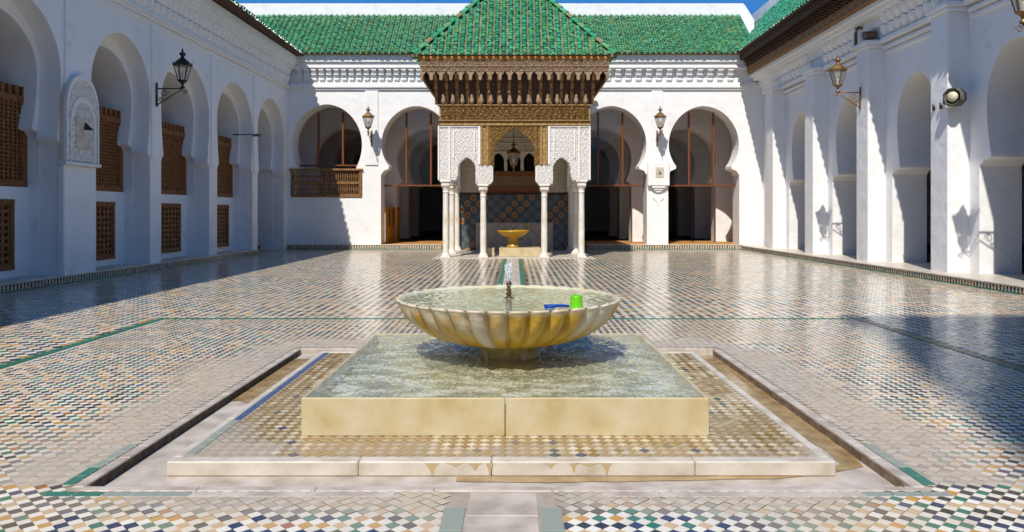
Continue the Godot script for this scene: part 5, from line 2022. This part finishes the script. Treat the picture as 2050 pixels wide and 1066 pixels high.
	relief(s, qu.call(980), qu.call(1078), qy.call(303), qy.call(278), bz + 0.012, 0.03, 0.025, 0.13)
	for q in [[-2.2, qu.call(968)], [qu.call(1088), 2.15]]:
		relief(s, q[0], q[1], qy.call(385), qy.call(300), bz + 0.012, 0.03, 0.025, 0.15)
	put("stucco_carving", s, M.stucco_dark, t)
	for y in [277, 287, 304]:
		inst("stucco_moulding", boxm(Vector3(qu.call(978), qy.call(y + 1), bz + 0.001), Vector3(qu.call(1080), qy.call(y - 1), bz + 0.05), 0.006), M.stucco_dark, t)
	# hanging lantern
	var hl := thing("hanging_lantern", "dim brass lantern hanging on a rod inside the pavilion's central arch", "lantern", Vector3(0.0, 0, -PD - 1.9))
	var hk := (PD + 1.9) / 1500.0
	var hy := 1.55 + (426.0 - 341.0) * hk
	lantern_head(hl, Vector3(-0.03, hy, 0), M.brass)
	s = begin()
	tube(s, [Vector3(-0.03, hy + 1.07, 0), Vector3(-0.03, y_low - 0.12, 0)], 0.012, 6)
	put("rod", s, M.iron, hl)
	# yellow basin on its marble block
	var bd := thing("small_basin", "golden yellow stone basin on a stem between the pavilion columns", "basin", Vector3(-0.05, 0.322, -PD - 1.2))
	s = begin()
	s.set_smooth_group(0)
	lathe(s, [Vector2(0.0, 0.0), Vector2(0.24, 0.0), Vector2(0.22, 0.06), Vector2(0.17, 0.12), Vector2(0.16, 0.3), Vector2(0.2, 0.36)], 24)
	put("stem", s, M.goldbasin, bd)
	s = begin()
	s.set_smooth_group(0)
	lathe(s, [Vector2(0.15, 0.33), Vector2(0.3, 0.38), Vector2(0.42, 0.44), Vector2(0.52, 0.51), Vector2(0.57, 0.55), Vector2(0.57, 0.6), Vector2(0.54, 0.605), Vector2(0.5, 0.56), Vector2(0.3, 0.46), Vector2(0.0, 0.43)], 16)
	put("bowl", s, M.goldbasin, bd)
	s = begin()
	s.set_smooth_group(0)
	lathe(s, [Vector2(0.02, 0.44), Vector2(0.02, 0.62), Vector2(0.03, 0.65), Vector2(0.0, 0.7)], 8)
	put("spout", s, M.iron, bd)
	var bb := thing("basin_block", "long pale marble block under the yellow basin", "block", Vector3(0, 0.022, -PD - 1.2))
	inst("front_slab", boxm(Vector3(-0.53, 0.0, 0.6), Vector3(0.92, 0.3, 0.68), 0.012), M.ymarble, bb)
	inst("top_slab", boxm(Vector3(-0.53, 0.22, -0.5), Vector3(0.92, 0.298, 0.598), 0.012), M.ymarble, bb)
	inst("side_slab", boxm(Vector3(-0.53, 0.0, -0.5), Vector3(-0.45, 0.218, 0.598), 0.012), M.ymarble, bb)
	inst("side_slab", boxm(Vector3(0.84, 0.0, -0.5), Vector3(0.92, 0.218, 0.598), 0.012), M.ymarble, bb)
	var st := thing("stone_step", "small square pale marble block beside the basin block", "block", Vector3(-0.82, 0.022, -PD - 0.75))
	inst("block", boxm(Vector3(-0.13, 0.0, -0.15), Vector3(0.12, 0.27, 0.15), 0.02), M.ymarble, st)
	inst("cap", boxm(Vector3(-0.14, 0.271, -0.16), Vector3(0.13, 0.3, 0.16), 0.012), M.ymarble, st)

# the tall square tower behind the camera whose shadow lies across the floor, and the wall that closes the court on that side
func make_behind() -> void:
	var w := thing("end_wall", "white wall closing the courtyard on the side of the tower", "wall", Vector3(0, 0, 19))
	inst("wall", boxm(Vector3(-14, 0, 0), Vector3(14, 8, 1), 0.02), M.plaster, w)
	inst("coping", boxm(Vector3(-14, 8.001, -0.1), Vector3(14, 8.2, 1.1), 0.02), M.plaster, w)
	var t := thing("tower", "tall square white tower beyond the courtyard wall", "tower", Vector3(0, 0, 20.1))
	inst("shaft", boxm(Vector3(-4.05, 0, 0), Vector3(0.2, 37.6, 4.2), 0.03), M.plaster, t)
	inst("parapet", boxm(Vector3(-4.15, 37.601, -0.1), Vector3(0.3, 38.8, 4.3), 0.03), M.plaster, t)

func _ready() -> void:
	LN.seed = 3
	LN.frequency = 0.01
	LN.fractal_octaves = 4
	make_light()
	make_materials()
	make_floor()
	print("floor")
	make_back()
	print("back")
	make_left()
	make_right()
	print("sides")
	make_pavilion()
	make_fountain()
	make_behind()
